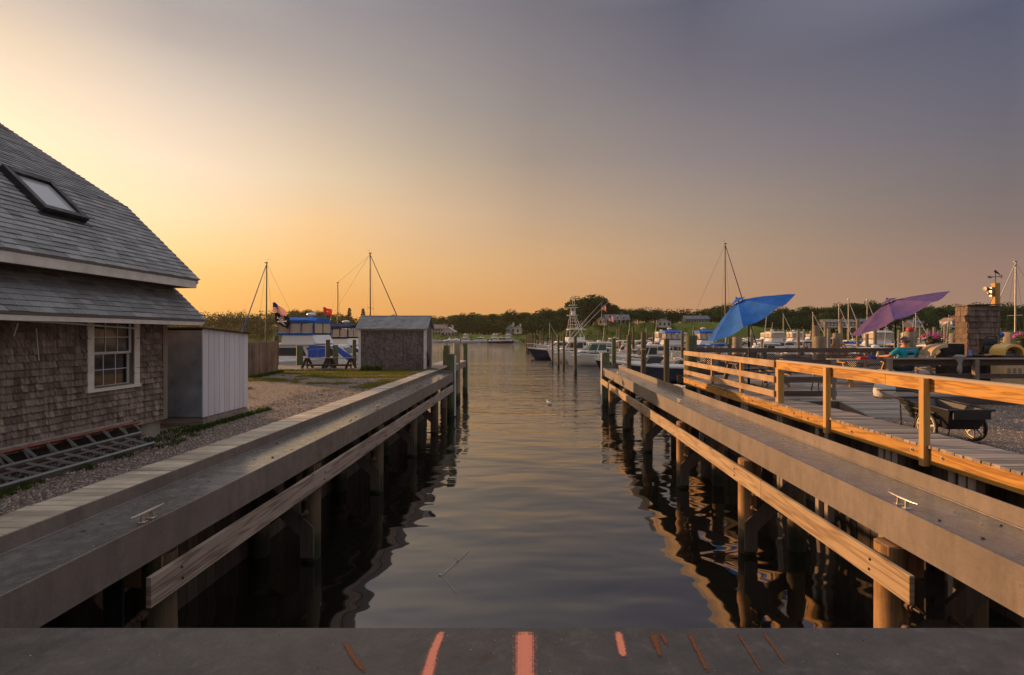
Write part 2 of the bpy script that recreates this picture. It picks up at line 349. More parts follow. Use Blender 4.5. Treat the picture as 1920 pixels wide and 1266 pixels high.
class MB:
    def __init__(s): s.v = []; s.f = []; s.t = []; s.mi = []; s.sm = []
    def add(s, vs, fs, tint=1.0, mi=0, smooth=False):
        b = len(s.v); s.v += [tuple(v) for v in vs]
        for f in fs:
            s.f.append([b+i for i in f]); s.t.append(tint); s.mi.append(mi); s.sm.append(smooth)
    def hexa(s, p, tint=1.0, mi=0):   # p: 8 points, bottom ring then top ring
        s.add(p, [(3,2,1,0), (4,5,6,7), (0,1,5,4), (1,2,6,5), (2,3,7,6), (3,0,4,7)], tint, mi)
    def box(s, x0, x1, y0, y1, z0, z1, tint=1.0, mi=0, bev=0):
        if bev:
            b = min(bev, (x1-x0)*.45, (y1-y0)*.45, (z1-z0)*.45)
            # vertical edges and top edges chamfered
            def ring(i, z): return [(x0+i+b, y0+i, z), (x1-i-b, y0+i, z), (x1-i, y0+i+b, z), (x1-i, y1-i-b, z), (x1-i-b, y1-i, z), (x0+i+b, y1-i, z), (x0+i, y1-i-b, z), (x0+i, y0+i+b, z)]
            s.loft([ring(0, z0), ring(0, z1-b), ring(b, z1)], tint, mi, caps=True); return
        s.hexa([(x0,y0,z0),(x1,y0,z0),(x1,y1,z0),(x0,y1,z0),(x0,y0,z1),(x1,y0,z1),(x1,y1,z1),(x0,y1,z1)], tint, mi)
    def bar(s, a, b, w, h, tint=1.0, mi=0, up=(0,0,1)):
        a = Vector(a); b = Vector(b); d = (b-a).normalized(); u = Vector(up)
        if abs(d.dot(u)) > .98: u = Vector((0,1,0))
        r = d.cross(u).normalized()*w/2; q = r.cross(d).normalized()*h/2
        s.hexa([a-r-q, a+r-q, a+r+q, a-r+q, b-r-q, b+r-q, b+r+q, b-r+q], tint, mi)
    def loft(s, rings, tint=1.0, mi=0, caps=True, closed=True, smooth=False):
        n = len(rings[0]); vs = [p for r in rings for p in r]; fs = []
        for i in range(len(rings)-1):
            for j in range(n if closed else n-1):
                k = (j+1) % n
                fs.append((i*n+j, i*n+k, (i+1)*n+k, (i+1)*n+j))
        s.add(vs, fs, tint, mi, smooth)
        if caps:
            s.add(rings[0], [tuple(range(n-1, -1, -1))], tint, mi); s.add(rings[-1], [tuple(range(n))], tint, mi)
    def cyl(s, a, b, r0, r1=None, n=10, tint=1.0, mi=0, caps=True, smooth=True):
        r1 = r0 if r1 is None else r1
        a = Vector(a); b = Vector(b); d = (b-a).normalized()
        u = Vector((0,0,1)) if abs(d.z) < .9 else Vector((1,0,0))
        x = d.cross(u).normalized(); y = d.cross(x)
        rg = lambda c, r: [c+(x*math.cos(t)+y*math.sin(t))*r for t in [2*math.pi*i/n for i in range(n)]]
        s.loft([rg(a, r0), rg(b, r1)], tint, mi, caps, True, smooth)
    def tube(s, pts, r, n=6, tint=1.0, mi=0):
        pts = [Vector(p) for p in pts]; rings = []
        for i, p in enumerate(pts):
            d = (pts[min(i+1, len(pts)-1)]-pts[max(i-1, 0)]).normalized()
            u = Vector((0,0,1)) if abs(d.z) < .9 else Vector((1,0,0))
            x = d.cross(u).normalized(); y = d.cross(x)
            rr = r[i] if isinstance(r, (list, tuple)) else r
            rings.append([p+(x*math.cos(t)+y*math.sin(t))*rr for t in [2*math.pi*k/n for k in range(n)]])
        s.loft(rings, tint, mi, True, True, True)
    def torus(s, c, nrm, R_, r, n=20, m=6, tint=1.0, mi=0):
        c = Vector(c); d = Vector(nrm).normalized(); u = Vector((0,0,1)) if abs(d.z) < .9 else Vector((1,0,0))
        x = d.cross(u).normalized(); y = d.cross(x); rings = []
        for i in range(n+1):
            t = 2*math.pi*i/n; e = x*math.cos(t)+y*math.sin(t)
            rings.append([c+e*(R_+r*math.cos(q))+d*r*math.sin(q) for q in [2*math.pi*k/m for k in range(m)]])
        s.loft(rings, tint, mi, False, True, True)
    def ball(s, c, r, n=10, m=7, tint=1.0, mi=0, jit=0):
        c = Vector(c); r = r if isinstance(r, (tuple, list)) else (r, r, r); rings = []
        for i in range(m+1):
            ph = -math.pi/2+math.pi*i/m
            rings.append([c+Vector((r[0]*math.cos(ph)*math.cos(t), r[1]*math.cos(ph)*math.sin(t), r[2]*math.sin(ph)))*(1+random.uniform(-jit, jit)) for t in [2*math.pi*k/n for k in range(n)]])
        s.loft(rings, tint, mi, False, True, True)
    def quad(s, a, b, c, d, tint=1.0, mi=0): s.add([a, b, c, d], [(0,1,2,3)], tint, mi)
    def prism(s, poly, off, tint=1.0, mi=0):
        n = len(poly); a = [Vector(p) for p in poly]; b = [p+Vector(off) for p in a]
        s.add(a+b, [tuple(range(n))[::-1], tuple(range(n, 2*n))]+[(i, (i+1) % n, n+(i+1) % n, n+i) for i in range(n)], tint, mi)
    def build(s, name, mats, parent=None, fix=True):
        me = bpy.data.meshes.new(name)
        o0 = OFF.get(parent.name, Vector((0,0,0))) if parent else Vector((0,0,0))
        me.from_pydata([(v[0]-o0.x, v[1]-o0.y, v[2]-o0.z) for v in s.v], [], s.f)
        if not isinstance(mats, (list, tuple)): mats = [mats]
        for m in mats: me.materials.append(M[m] if isinstance(m, str) else m)
        me.polygons.foreach_set('material_index', s.mi)
        me.polygons.foreach_set('use_smooth', s.sm)
        at = me.attributes.new('tint', 'FLOAT', 'FACE'); at.data.foreach_set('value', s.t)
        if fix and len(s.f) < 20000:
            bm = bmesh.new(); bm.from_mesh(me); bmesh.ops.recalc_face_normals(bm, faces=bm.faces); bm.to_mesh(me); bm.free()
        o = bpy.data.objects.new(name, me); col.objects.link(o)
        if parent: o.parent = parent; OFF[o.name] = o0
        return o
OFF = {}
def tag(o, label, cat, group=None, kind=None):
    if label: o['label'] = label
    if cat: o['category'] = cat
    if group: o['group'] = group
    if kind: o['kind'] = kind
    return o
def thing(name, label, cat, loc=(0,0,0), group=None):
    o = bpy.data.objects.new(name, None); col.objects.link(o); o.empty_display_size = .2
    o.location = loc; OFF[o.name] = Vector(loc); return tag(o, label, cat, group)
def dup(o, loc=None, rz=None, label=None, parent=None, scale=None):
    c = o.copy(); col.objects.link(c)
    if parent: c.parent = parent
    if loc is not None: c.location = loc
    if rz is not None: c.rotation_euler[2] = rz
    if scale is not None: c.scale = scale if isinstance(scale, tuple) else (scale,)*3
    if label: c['label'] = label
    for ch in o.children: dup(ch, parent=c)
    return c
def struct(o): o['kind'] = 'structure'; return o
rnd = random.uniform
NTH = ['first','second','third','fourth','fifth','sixth','seventh','eighth','ninth','tenth','eleventh','twelfth','thirteenth','fourteenth','fifteenth','sixteenth','seventeenth','eighteenth','nineteenth','twentieth']
def nth(i):
    if i < 20: return NTH[i]
    i += 1; t = ('twenty','thirty','forty','fifty','sixty')[i//10-2]
    return (t[:-1]+'ieth') if i % 10 == 0 else t+'-'+NTH[i % 10-1]

def shingles(mb, o, u, v, n, L, H, ex, w, mask=None, thick=.012, jit=.35, tv=.22, tag_run=0):
    """overlapping shingle courses on the plane o + a*u + b*v, each one a thin wedge"""
    o, u, v, n = Vector(o), Vector(u).normalized(), Vector(v).normalized(), Vector(n).normalized()
    rows = int(math.ceil(H/ex))
    for r_ in range(rows):
        b0 = r_*ex; b1 = min(b0+ex*1.15, H); a = -rnd(0, w)
        while a < L:
            ww = w*rnd(1-jit, 1+jit); a0 = max(a, 0); a1 = min(a+ww-.004, L); a += ww
            if a1-a0 < .01: continue
            if mask and not mask((a0+a1)/2, (b0+min(b0+ex, H))/2): continue
            t = thick*rnd(.8, 1.3); dr = rnd(0, .006)
            p0 = o+u*a0+v*(b0-dr)+n*t; p1 = o+u*a1+v*(b0-dr)+n*t
            p2 = o+u*a1+v*b1+n*.003; p3 = o+u*a0+v*b1+n*.003
            q0 = o+u*a0+v*(b0-dr); q1 = o+u*a1+v*(b0-dr)
            tn = rnd(1-tv, 1+tv)
            mb.add([p0, p1, p2, p3, q0, q1, o+u*a1+v*b1, o+u*a0+v*b1], [(0,1,2,3), (4,5,1,0), (5,6,2,1), (7,4,0,3)], tn)
W = -2.06
# ------------------------------------------------------------------ water and ground
mb = MB(); mb.quad((-900,-40,W),(900,-40,W),(900,900,W),(-900,900,W)); struct(mb.build('water', 'water'))
def ground_sheet(name, pts_rect, z, m, step=.5, bumpy=.02):
    mb = MB(); x0, x1, y0, y1 = pts_rect; nx = int((x1-x0)/step); ny = int((y1-y0)/step)
    vs = [(x0+(x1-x0)*i/nx, y0+(y1-y0)*j/ny, z+rnd(-bumpy, bumpy*.4)) for j in range(ny+1) for i in range(nx+1)]
    fs = [(j*(nx+1)+i, j*(nx+1)+i+1, (j+1)*(nx+1)+i+1, (j+1)*(nx+1)+i) for j in range(ny) for i in range(nx)]
    mb.add(vs, fs, 1, 0, True)
    return struct(mb.build(name, m))
ground_sheet('gravel_yard', (-34,-4.85,-6,24.1), .10, 'gravel', .45)
mb = MB(); mb.box(-34,-5.03,-6,24.0,-3,.05); struct(mb.build('yard_fill', 'concrete'))
g = ground_sheet('gravel_lot', (6.86,30,-6,13.9), -.09, 'gravel', .45)
mb = MB(); mb.box(6.9,30,-6,13.8,-3,-.14); struct(mb.build('lot_fill', 'concrete'))

# ------------------------------------------------------------------ near quay edge with paint marks
q = thing('quay_ledge', 'dark stained steel ledge across the near end of the boat slip, with sprayed pink lines', 'ledge', (0,1,0))
mb = MB(); mb.box(-3.63,3.77,-3,3.15,-.5,0,bev=.012); mb.build('ledge_plate', 'plate', q)
mb = MB(); mb.box(-3.62,3.76,-3,2.95,-2.6,-.51); mb.build('ledge_wall', 'wood_dark_z', q)
def G(x, y, z=0): Y = (1.8-z)*960/(y-627); return Vector((PX(x, Y), Y, z))
def mark(name, pts, m, edge=.35):
    """a soft edged painted line through (x, y, width in pixels)"""
    mb = MB(); C = [(G(x, y, 0), w*(G(x, y).y)/960) for x, y, w in pts]
    rows = []
    for i in range(len(C)-1):
        (a, wa), (b, wb) = C[i], C[i+1]
        for k in range(6):
            rows.append((a.lerp(b, k/6), wa+(wb-wa)*k/6))
    rows.append((C[-1][0], C[-1][1]))
    off = [-.85, -.62, -.48, -.25, .25, .48, .62, .85]; tn = [.66, .85, 1.05, 1.25, 1.05, .85, .66]
    for i in range(len(rows)-1):
        for k in range(7):
            p = [rows[i][0]+Vector((off[k]*rows[i][1], 0, .004)), rows[i][0]+Vector((off[k+1]*rows[i][1], 0, .004)),
                 rows[i+1][0]+Vector((off[k+1]*rows[i+1][1], 0, .004)), rows[i+1][0]+Vector((off[k]*rows[i+1][1], 0, .004))]
            e = .8 if i in (0, len(rows)-2) else 1
            mb.quad(*p, tint=tn[k]*e)
    mb.build(name, m, q)
mark('paint_mark', [(828,1186,12),(812,1225,14),(796,1290,20)], 'pink_paint')
mark('paint_mark', [(984,1186,28),(984,1225,28),(984,1300,28)], 'pink_paint')
mark('paint_mark', [(1159,1186,11),(1164,1210,12),(1169,1232,11)], 'pink_paint')
mark('rust_mark', [(1224,1188,22),(1232,1212,12),(1238,1232,7)], 'rust_streak')
mark('rust_mark', [(1240,1188,12),(1252,1212,6)], 'rust_streak')
mark('rust_mark', [(1292,1188,9),(1310,1225,9),(1328,1262,8)], 'rust_streak')
mark('rust_mark', [(1383,1188,5),(1405,1222,5),(1430,1262,4)], 'rust_streak')
mark('rust_mark', [(1432,1188,6),(1452,1215,6),(1474,1248,4)], 'rust_streak')
mark('chalk_mark', [(646,1204,9),(660,1230,12),(684,1262,12)], 'rust_streak')

# ------------------------------------------------------------------ the two steel runways
def runway(name, label, sx, xf, xb, y0, y1, zb, zu):
    t = thing(name, label, 'runway', (sx*(xf+xb)/2, (y0+y1)/2, 0))
    def bx(a, b, *r, **k):
        mb = MB(); lo, hi = sorted((sx*a, sx*b)); mb.box(lo, hi, *r, **k); return mb
    fr = bx(xf, xf+.02, y0, y1, zb, .004, bev=.004).build('front_flange', 'steel', t)
    bx(xf+.022, xb-.002, y0, y1, -.03, -.006).build('pan', 'pan', t)
    mb = MB(); lo, hi = sorted((sx*xb, sx*(xb+.018))); mb.box(lo, hi, y0, y1, zb, zu, bev=.004)
    pts = []   # the weld along the foot of the upstand
    mb.cyl((sx*(xb-.004), y0, -.004), (sx*(xb-.004), y1, -.004), .012, n=8)
    mb.build('upstand', 'steel', t)
    bx(xf+.022, xb-.002, y1-.02, y1, -.2, zu-.005).build('end_plate', 'steel', t)
    mb = bx(xf+.05, xb-.05, y0, y1, zb+.02, zb+.05)
    mb.build('lower_web', 'plate', t)
    bl = MB()
    for i in range(26):
        y = rnd(2.5, y1-1); x = sx*rnd(xf+.06, xb-.05); r = rnd(.012, .022)
        if i % 2: bl.cyl((x, y, -.006), (x, y, .006), r, r*.8, 8)
        else: bl.cyl((x, y, -.007), (x, y, -.0045), r*1.2, r*1.2, 9)
    b = bl.build('bolt_head', 'dark_metal', t); b['kind'] = 'stuff'
    return t
rl = runway('steel_runway', 'grey steel runway channel along the left side of the slip, in shade', -1, 3.65, 4.345, -2, 23.7, -.37, .145)
rr = runway('steel_runway', 'tan sunlit steel runway channel along the right side of the slip', 1, 3.79, 4.55, -2, 27.4, -.385, .18)
def cleat(x, y, par):
    mb = MB()
    z = .004
    mb.box(x-.035, x+.035, y-.09, y-.03, z-.01, z+.012, bev=.004); mb.box(x-.035, x+.035, y+.03, y+.09, z-.01, z+.012, bev=.004)
    for s in (-1, 1): mb.cyl((x, y+s*.06, z+.01), (x, y+s*.055, z+.075), .022, .017, 8)
    mb.tube([(x, y-.215, z+.088), (x, y-.14, z+.082), (x, y, z+.08), (x, y+.14, z+.082), (x, y+.215, z+.088)], [.008,.015,.019,.015,.008], 8)
    mb.build('cleat', 'cleat', par)
for y in (4.95, 12.3, 20.3): cleat(-3.72, y, rl)
for y in (5.35, 13.5, 23.2): cleat(3.87, y, rr)
mb = MB()
for i in range(120):
    x = rnd(-4.3, -3.72) if i < 70 else rnd(3.85, 4.5); y = rnd(2.6, 22); r = rnd(.004, .013)
    mb.ball((x, y, -.004), (r, r*rnd(.6, 1.6), r*.6), 6, 4, rnd(.5, 1.6))
tag(mb.build('litter', 'concrete'), 'small shell fragments and dirt scattered over the steel pans', 'litter', kind='stuff')

# boardwalk planks beside the left runway
bw = thing('boardwalk', 'narrow boardwalk of pale cross planks beside the left runway', 'boardwalk', (-4.6,11,.12))
mb = MB(); y = -2
while y < 23.6:
    w_ = .142; e = rnd(-.012, .012); d = rnd(-.004, .003)
    mb.box(-4.86+e, -4.368, y, y+w_-.009, .10, .143+d, tint=rnd(.74, 1.18), bev=.003); y += w_
mb.build('planks', 'wood_tan_x', bw)
mb = MB(); mb.box(-4.60,-4.50,-2,23.6,-.05,.098); mb.build('joist', 'wood_dark_x', bw)

# walers (rubbing planks)
def plank(name, label, x0, x1, y0, y1, z0, z1, m, holes):
    t = thing(name, label, 'plank', ((x0+x1)/2, (y0+y1)/2, (z0+z1)/2))
    mb = MB(); n = int((y1-y0)/3.6)+1
    ys = [y0+(y1-y0)*i/n for i in range(n+1)]
    mb = MB()
    for i in range(n): mb.box(x0, x1, ys[i]+.002, ys[i+1]-.002, z0+rnd(-.004,.004), z1+rnd(-.004,.004), rnd(.9,1.08), bev=.004)
    mb.build('plank_face', m, t)
    xs = x1+.001 if x0 < 0 else x0-.001
    for y in holes:
        for z in (z0+.08, z1-.09): bm = MB(); bm.cyl((xs-.004, y+rnd(-.02,.02), z), (xs+.004, y, z), .014, n=8); bm.build('bolt', 'dark_metal', t)
LP = [5.25, 8.85, 12.6, 16.3, 20.0]; RP = [5.45, 9.1, 13.0, 16.9, 20.8, 24.6]
plank('rubbing_plank', 'long grey brown fir rubbing plank bolted to the piles under the left runway', -3.64, -3.59, 4.82, 23.3, -.78, -.49, 'waler_left', LP)
plank('rubbing_plank', 'long sunlit fir rubbing plank bolted to the piles under the right runway', 3.59, 3.64, 4.87, 27.1, -.78, -.50, 'waler_right', RP)

# piles that carry the runways, with braces and bolts
def run_pile(sx, y, label, m):
    x = sx*3.82; t = thing('pile', label, 'pile', (x, y, W), 'piles under the left runway' if sx < 0 else 'piles under the right runway')
    mb = MB(); r = .155
    rings = []
    for z in (-3.0, -1.6, -.9, -.42):
        rings.append([(x+math.cos(a)*(r+rnd(-.004,.004)), y+math.sin(a)*(r+rnd(-.004,.004)), z) for a in [2*math.pi*k/14 for k in range(14)]])
    mb.loft(rings, 1, 0, True, True, True); mb.build('pile_shaft', m, t)
    lo, hi = sorted((x-sx*.11, x+sx*.35))
    mb = MB(); mb.box(lo, hi, y-.12, y+.12, -.74, -.415, bev=.006); mb.build('cap_block', 'end_grain', t)
    xb = sx*4.75
    mb = MB(); mb.cyl((xb, y+.1, -3), (xb, y+.1, -.4), .15, n=12); mb.build('back_shaft', 'pile', t)
    # cross braces: two boards that meet in a point below
    mb = MB()
    for yy in (y-.2, y+.165):
        mb.bar((sx*3.66, yy, -1.55), (sx*4.3, yy, -.95), .04, .26, up=(0,1,0)) if False else None
    def board(yy, pts):
        mb.prism([(sx*px, yy, pz) for px, pz in pts], (0, .045, 0))
    board(y-.205, [(3.70,-1.98),(3.92,-1.98),(3.92,-1.62),(4.9,-.70),(4.9,-1.0),(4.62,-.70),(3.70,-1.52)][:4]+[(4.62,-.62),(3.70,-1.47)])
    board(y+.21, [(4.9,-1.98),(4.68,-1.98),(4.68,-1.62),(3.70,-.70),(3.98,-.62),(4.9,-1.47)])
    mb.build('brace', 'wood_dark_z', t)
    for xx, zz in ((3.86,-.98),(3.84,-1.22),(4.3,-1.12),(4.72,-.85)):
        x_ = sx*xx; ln = rnd(.05,.12); mb = MB()
        mb.cyl((x_, y-.15, zz), (x_, y-.235, zz), .045, .045, 8); mb.cyl((x_, y-.235, zz), (x_, y-.262, zz), .03, .03, 6); mb.cyl((x_, y-.25, zz), (x_, y-.28-ln, zz+.01), .013, .013, 6); mb.build('bolt', 'rust_bolt', t)
    mb = MB(); lo, hi = sorted((sx*3.93, sx*4.12)); mb.box(lo, hi, y-.34, y-.31, -1.05, -.39, bev=.004)
    mb.cyl((sx*4.02, y-.34, -.55), (sx*4.02, y-.37, -.55), .035, n=6); mb.cyl((sx*4.02, y-.34, -.85), (sx*4.02, y-.37, -.85), .035, n=6)
    mb.build('bracket', 'dark_metal', t)
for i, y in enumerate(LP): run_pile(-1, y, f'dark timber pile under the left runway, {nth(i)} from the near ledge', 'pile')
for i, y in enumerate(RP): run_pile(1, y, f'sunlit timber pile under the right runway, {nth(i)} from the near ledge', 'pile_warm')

def simple_pile(name, label, x, y, r, ztop, m='pile', group=None, strip=None, cat='pile', zb=-3.0, cap=None):
    t = thing(name, label, cat, (x, y, W), group)
    mb = MB(); n = 12; rings = []; lean = (rnd(-.01,.01), rnd(-.01,.01))
    for z in (zb, W+.4, (W+ztop)/2, ztop-.02, ztop):
        k = z-W; rr_ = r*(1.05-.05*(z-zb)/(ztop-zb))*(.93 if z == ztop else 1)
        rings.append([(x+lean[0]*k+math.cos(a)*rr_*(1+rnd(-.03,.03)), y+lean[1]*k+math.sin(a)*rr_, z) for a in [2*math.pi*j/n for j in range(n)]])
    mb.loft(rings, rnd(.85,1.15), 0, True, True, True); mb.build('pile_shaft', m, t)
    if strip:
        mb = MB(); mb.box(x+strip*(r+.005)-.03, x+strip*(r+.005)+.03, y-r*.6, y+r*.4, -2.0, ztop-.06, bev=.008); mb.build('guard_strip', 'white_paint', t)
    if cap:
        mb = MB(); mb.cyl((x,y,ztop),(x,y,ztop+.05),r*1.02,r*.9,12); mb.build('pile_cap', cap, t)
    return t
simple_pile('pile', 'green pile with a white guard strip at the outer end of the left runway', PX(845,23.9), 23.95, .19, PZ(664,23.9), 'pile_green', None, 1)
simple_pile('pile', 'green pile with a white guard strip at the outer end of the right runway', PX(1136,27.7), 27.75, .22, PZ(661,27.7), 'pile_green', None, -1)
GP = simple_pile('pile', 'olive pile on the left pier with a gull standing on its top', PX(837.5,27.5), 27.5, .19, PZ(648,27.5), 'pile_green')
simple_pile('pile', 'grey brown pile between the gull pile and the outermost pile of the left pier', PX(857,30), 30, .19, PZ(643,30), 'pile_grey')
simple_pile('pile', 'outermost pile of the left pier, with a pale strip on its water side', PX(872,33.3), 33.3, .17, PZ(644,33.3), 'pile_green', None, 1)

# bulkheads
def bulkhead(name, label, x, y0, y1, z0, z1, t_=.06):
    t = thing(name, label, 'bulkhead', (x, (y0+y1)/2, z0)); mb = MB(); y = y0
    while y < y1:
        w_ = rnd(.18,.24); mb.box(x-t_/2+rnd(-.008,.008), x+t_/2, y, y+w_-.01, z0, z1, rnd(.6,1.3)); y += w_
    mb.build('sheeting', 'wood_dark_z', t)
bulkhead('bulkhead', 'dark timber bulkhead behind the piles of the left runway', -4.98, -2, 23.9, -3, .06)
bulkhead('bulkhead', 'dark timber bulkhead under the inner edge of the right walkway', 6.5, -2, 20.2, -3, .03)
mb = MB(); t = thing('bulkhead', 'dark timber bulkhead below the far edge of the gravel yard on the left', 'bulkhead', (-20, 24.05, -3)); x = -34
while x < -5:
    w_ = .24; mb.box(x, x+w_-.01, 24.02, 24.08, -3, .04, rnd(.6,1.3)); x += w_
mb.build('sheeting', 'wood_dark_z', t)

# ------------------------------------------------------------------ right deck, walkway, ramp and railings
wk = thing('walkway', 'weathered plank walkway with a golden fascia along the right side of the slip', 'walkway', (6.4,10,.1))
mb = MB(); y = 1.0
while y < 20.3:
    mb.box(5.975+rnd(-.008,.008), 6.86+rnd(-.01,.01), y, y+.130, .078, .12+rnd(-.004,.004), rnd(.66,1.25), bev=.004); y += .142
mb.build('deck_boards', 'wood_grey_x', wk)
ys = [1.0, 4.1, 7.74, 11.4, 14.2, 17.2, 20.3]
for i in range(6):
    mb = MB(); mb.box(6.0, 6.04, ys[i]+.004, ys[i+1]-.004, -.16+rnd(-.006,.004), .074, rnd(.88,1.1), bev=.004)
    f = mb.build('fascia_board', 'golden_y', wk)
    for k in range(3):
        y = ys[i]+.35+k*(ys[i+1]-ys[i]-.6)/2; z = rnd(-.08,0); mb = MB()
        mb.cyl((6.0,y,z),(5.992,y,z),.032,.032,12); mb.cyl((5.992,y,z),(5.975,y,z),.018,.016,6); mb.build('bolt', 'galv', f)
mb = MB(); mb.box(6.06,6.5,1.0,20.2,-.14,.07); mb.build('joist', 'wood_dark_x', wk)
for y in (4.6,5.9,7.0,8.5,10.5,12.4,14.4,16.5,18.5):
    for k in (0,.16,.34):
        if rnd(0,1) < .8: mb = MB(); mb.box(6.06, 6.2, y+k, y+k+.13, -2.6, -.163, rnd(.8,1.3), bev=.006); mb.build('support_post', 'wood_grey_z', wk)
dk = thing('wooden_deck', 'wide weathered plank deck beyond the gravel where the umbrellas stand', 'deck', (14,17,.1))
mb = MB(); y = 12.9
while y < 21.1:
    x0 = 6.87 if True else 0; cuts = [6.87, 9.6+rnd(-1,1), 13.5+rnd(-1,1), 18+rnd(-1,1), 22+rnd(-1,1), 27]
    if y < 13.8: cuts = [6.87, 7.74, 9.7]
    for a, b in zip(cuts, cuts[1:]): mb.box(a+.003, b-.003, y, y+.130, .078, .12+rnd(-.004,.004), rnd(.62,1.28), bev=.004)
    y += .142
mb.build('deck_boards', 'wood_grey_x', dk)
mb = MB(); mb.box(6.87,9.7,12.86,12.9,-.1,.115); mb.box(9.7,27,13.76,13.8,-.1,.115); mb.box(5.98,27,21.1,21.14,-.2,.115); mb.box(6.88,26.9,13.95,21.0,-.12,-.02); mb.build('deck_frame', 'wood_dark_x', dk)
for x in (7.5,10.5,13.5,16.5,19.5,22.5,25.5):
    for y in (15.5,20.8): mb = MB(); mb.cyl((x,y,-3),(x,y,-.13),.15,n=10); mb.build('support_post', 'pile', dk)
rp = thing('ramp', 'short plank ramp down from the deck to the gravel', 'ramp', (8.7,12.3,0))
mb = MB()
for i in range(9):
    y = 12.855-i*.142; z = .112-i*.022
    mb.hexa([(7.75,y-.134,z-.062),(9.65,y-.134,z-.062),(9.65,y,z-.04),(7.75,y,z-.04),(7.75,y-.134,z-.022),(9.65,y-.134,z-.022),(9.65,y,z),(7.75,y,z)], rnd(.7,1.2))
mb.build('ramp_boards', 'wood_grey_x', rp)
mb = MB(); mb.hexa([(7.70,11.6,-.13),(7.745,11.6,-.13),(7.745,12.85,-.13),(7.70,12.85,-.13),(7.70,11.6,-.085),(7.745,11.6,-.085),(7.745,12.85,.11),(7.70,12.85,.11)]); mb.build('ramp_side', 'wood_grey_y', rp)

def fence_y(name, label, x, posts, y0, y1, rails, m, pm, pw=.09, cap=False, ptop=1.12, pbot=.12, post_x=None):
    t = thing(name, label, 'railing', (x, (y0+y1)/2, .12))
    for y in posts:
        mb = MB(); px = post_x if post_x is not None else x+.045+pw/2
        mb.box(px-pw/2, px+pw/2, y-pw/2, y+pw/2, pbot, ptop, rnd(.9,1.1), bev=.005); mb.build('post', pm, t)
    for z0, z1 in rails:
        mb = MB(); n = max(1, round((y1-y0)/3.7))
        for i in range(n):
            a = y0+(y1-y0)*i/n; b = y0+(y1-y0)*(i+1)/n
            mb.box(x, x+.04, a+.002, b-.002, z0+rnd(-.004,.004), z1, rnd(.88,1.12), bev=.004)
        mb.build('rail', m, t)
    if cap:
        mb = MB(); mb.box(x-.03, x+.12, y0-.04, y1, rails[0][1]+.002, rails[0][1]+.04, bev=.004); mb.build('cap_rail', 'wood_tan_y' if 'wood_tan_y' in M else m, t)
    return t
M['wood_tan_y'] = wood('tan cap board', (.38,.27,.17), (.56,.43,.28), 1)
fence_y('deck_railing', 'tan three rail wooden railing on the far part of the right walkway', 6.0, [14.9,17.3], 12.72, 20.3, [(.98,1.15),(.6,.76),(.24,.40)], 'rail_y', 'golden_z')
fence_y('deck_railing', 'golden single rail railing with a flat cap along the near right walkway', 6.03, [10.38,7.8,5.2,2.6], 1.0, 12.62, [(.94,1.13)], 'golden_y', 'golden_z', .105, True, 1.13, -.2, 5.975)
mb = MB(); pt = thing('railing_post', 'thick weathered post where the tan and the golden railing meet', 'post', (6.12,12.68,.12))
mb.box(6.05,6.20,12.60,12.75,.121,1.12,bev=.006); mb.build('post_shaft', 'golden_z', pt)
def fence_x(name, label, y, posts, x0, x1, rails, m, pm, pw=.1, ptop=1.12, cap=None, lattice=None):
    t = thing(name, label, 'railing', ((x0+x1)/2, y, .12))
    for x in posts:
        mb = MB(); mb.box(x-pw/2, x+pw/2, y-pw, y-.001, .122, ptop, rnd(.85,1.15), bev=.005); mb.build('post', pm, t)
    for z0, z1 in rails:
        mb = MB(); n = max(1, round((x1-x0)/3.4))
        for i in range(n):
            a = x0+(x1-x0)*i/n; b = x0+(x1-x0)*(i+1)/n
            mb.box(a+.002, b-.002, y, y+.04, z0+rnd(-.004,.004), z1, rnd(.85,1.15), bev=.004)
        mb.build('rail', m, t)
    if cap: mb = MB(); mb.box(x0, x1, y-.12, y+.07, cap, cap+.035, bev=.004); mb.build('cap_rail', 'wood_grey_x', t)
    if lattice:
        mb = MB(); a, b, z0, z1 = lattice; s = .085; k = a-(z1-z0)
        while k < b:
            for sg in (1,-1):
                pa, pb = (k, z0), (k+(z1-z0), z1)
                if sg < 0: pa, pb = (k, z1), (k+(z1-z0), z0)
                q0, q1 = max(pa[0], a), min(pb[0], b)
                if q1-q0 > .03:
                    f = lambda q: pa[1]+(pb[1]-pa[1])*(q-pa[0])/(pb[0]-pa[0])
                    mb.bar((q0, y+.05+.008*sg, f(q0)), (q1, y+.05+.008*sg, f(q1)), .007, .032, up=(0,0,1))
            k += s
        mb.build('lattice_panel', 'wood_dark_x', t)
    return t
fence_x('deck_railing', 'short dark weathered railing between the walkway and the ramp opening', 13.2, [7.72], 6.22, 7.85, [(1.0,1.15),(.55,.70),(.2,.34)], 'wood_dark_x', 'wood_grey_z')
fence_x('deck_railing', 'long dark weathered railing between the gravel and the deck, right of the ramp', 13.86, [9.62,11.95,14.3,16.7,19.1], 9.55, 22, [(.96,1.12),(.60,.73),(.24,.36)], 'wood_dark_x', 'wood_grey_z', .12, 1.12, 1.125)
fence_x('deck_railing', 'dark railing with lattice panels along the water edge of the deck', 20.95, [6.25,8.0,9.35,11.5,13.6,15.7,17.8,19.9,22,24.1,26.3], 6.1, 27, [(1.06,1.24)], 'wood_dark_x', 'wood_grey_z', .1, 1.06, None, (6.3,14.5,.2,.98))
simple_pile('pile', 'thick green pile at the far corner of the right walkway, where the tan railing ends', PX(1296,20.6), 20.62, .225, PZ(629,20.6), 'pile_green', None, None)

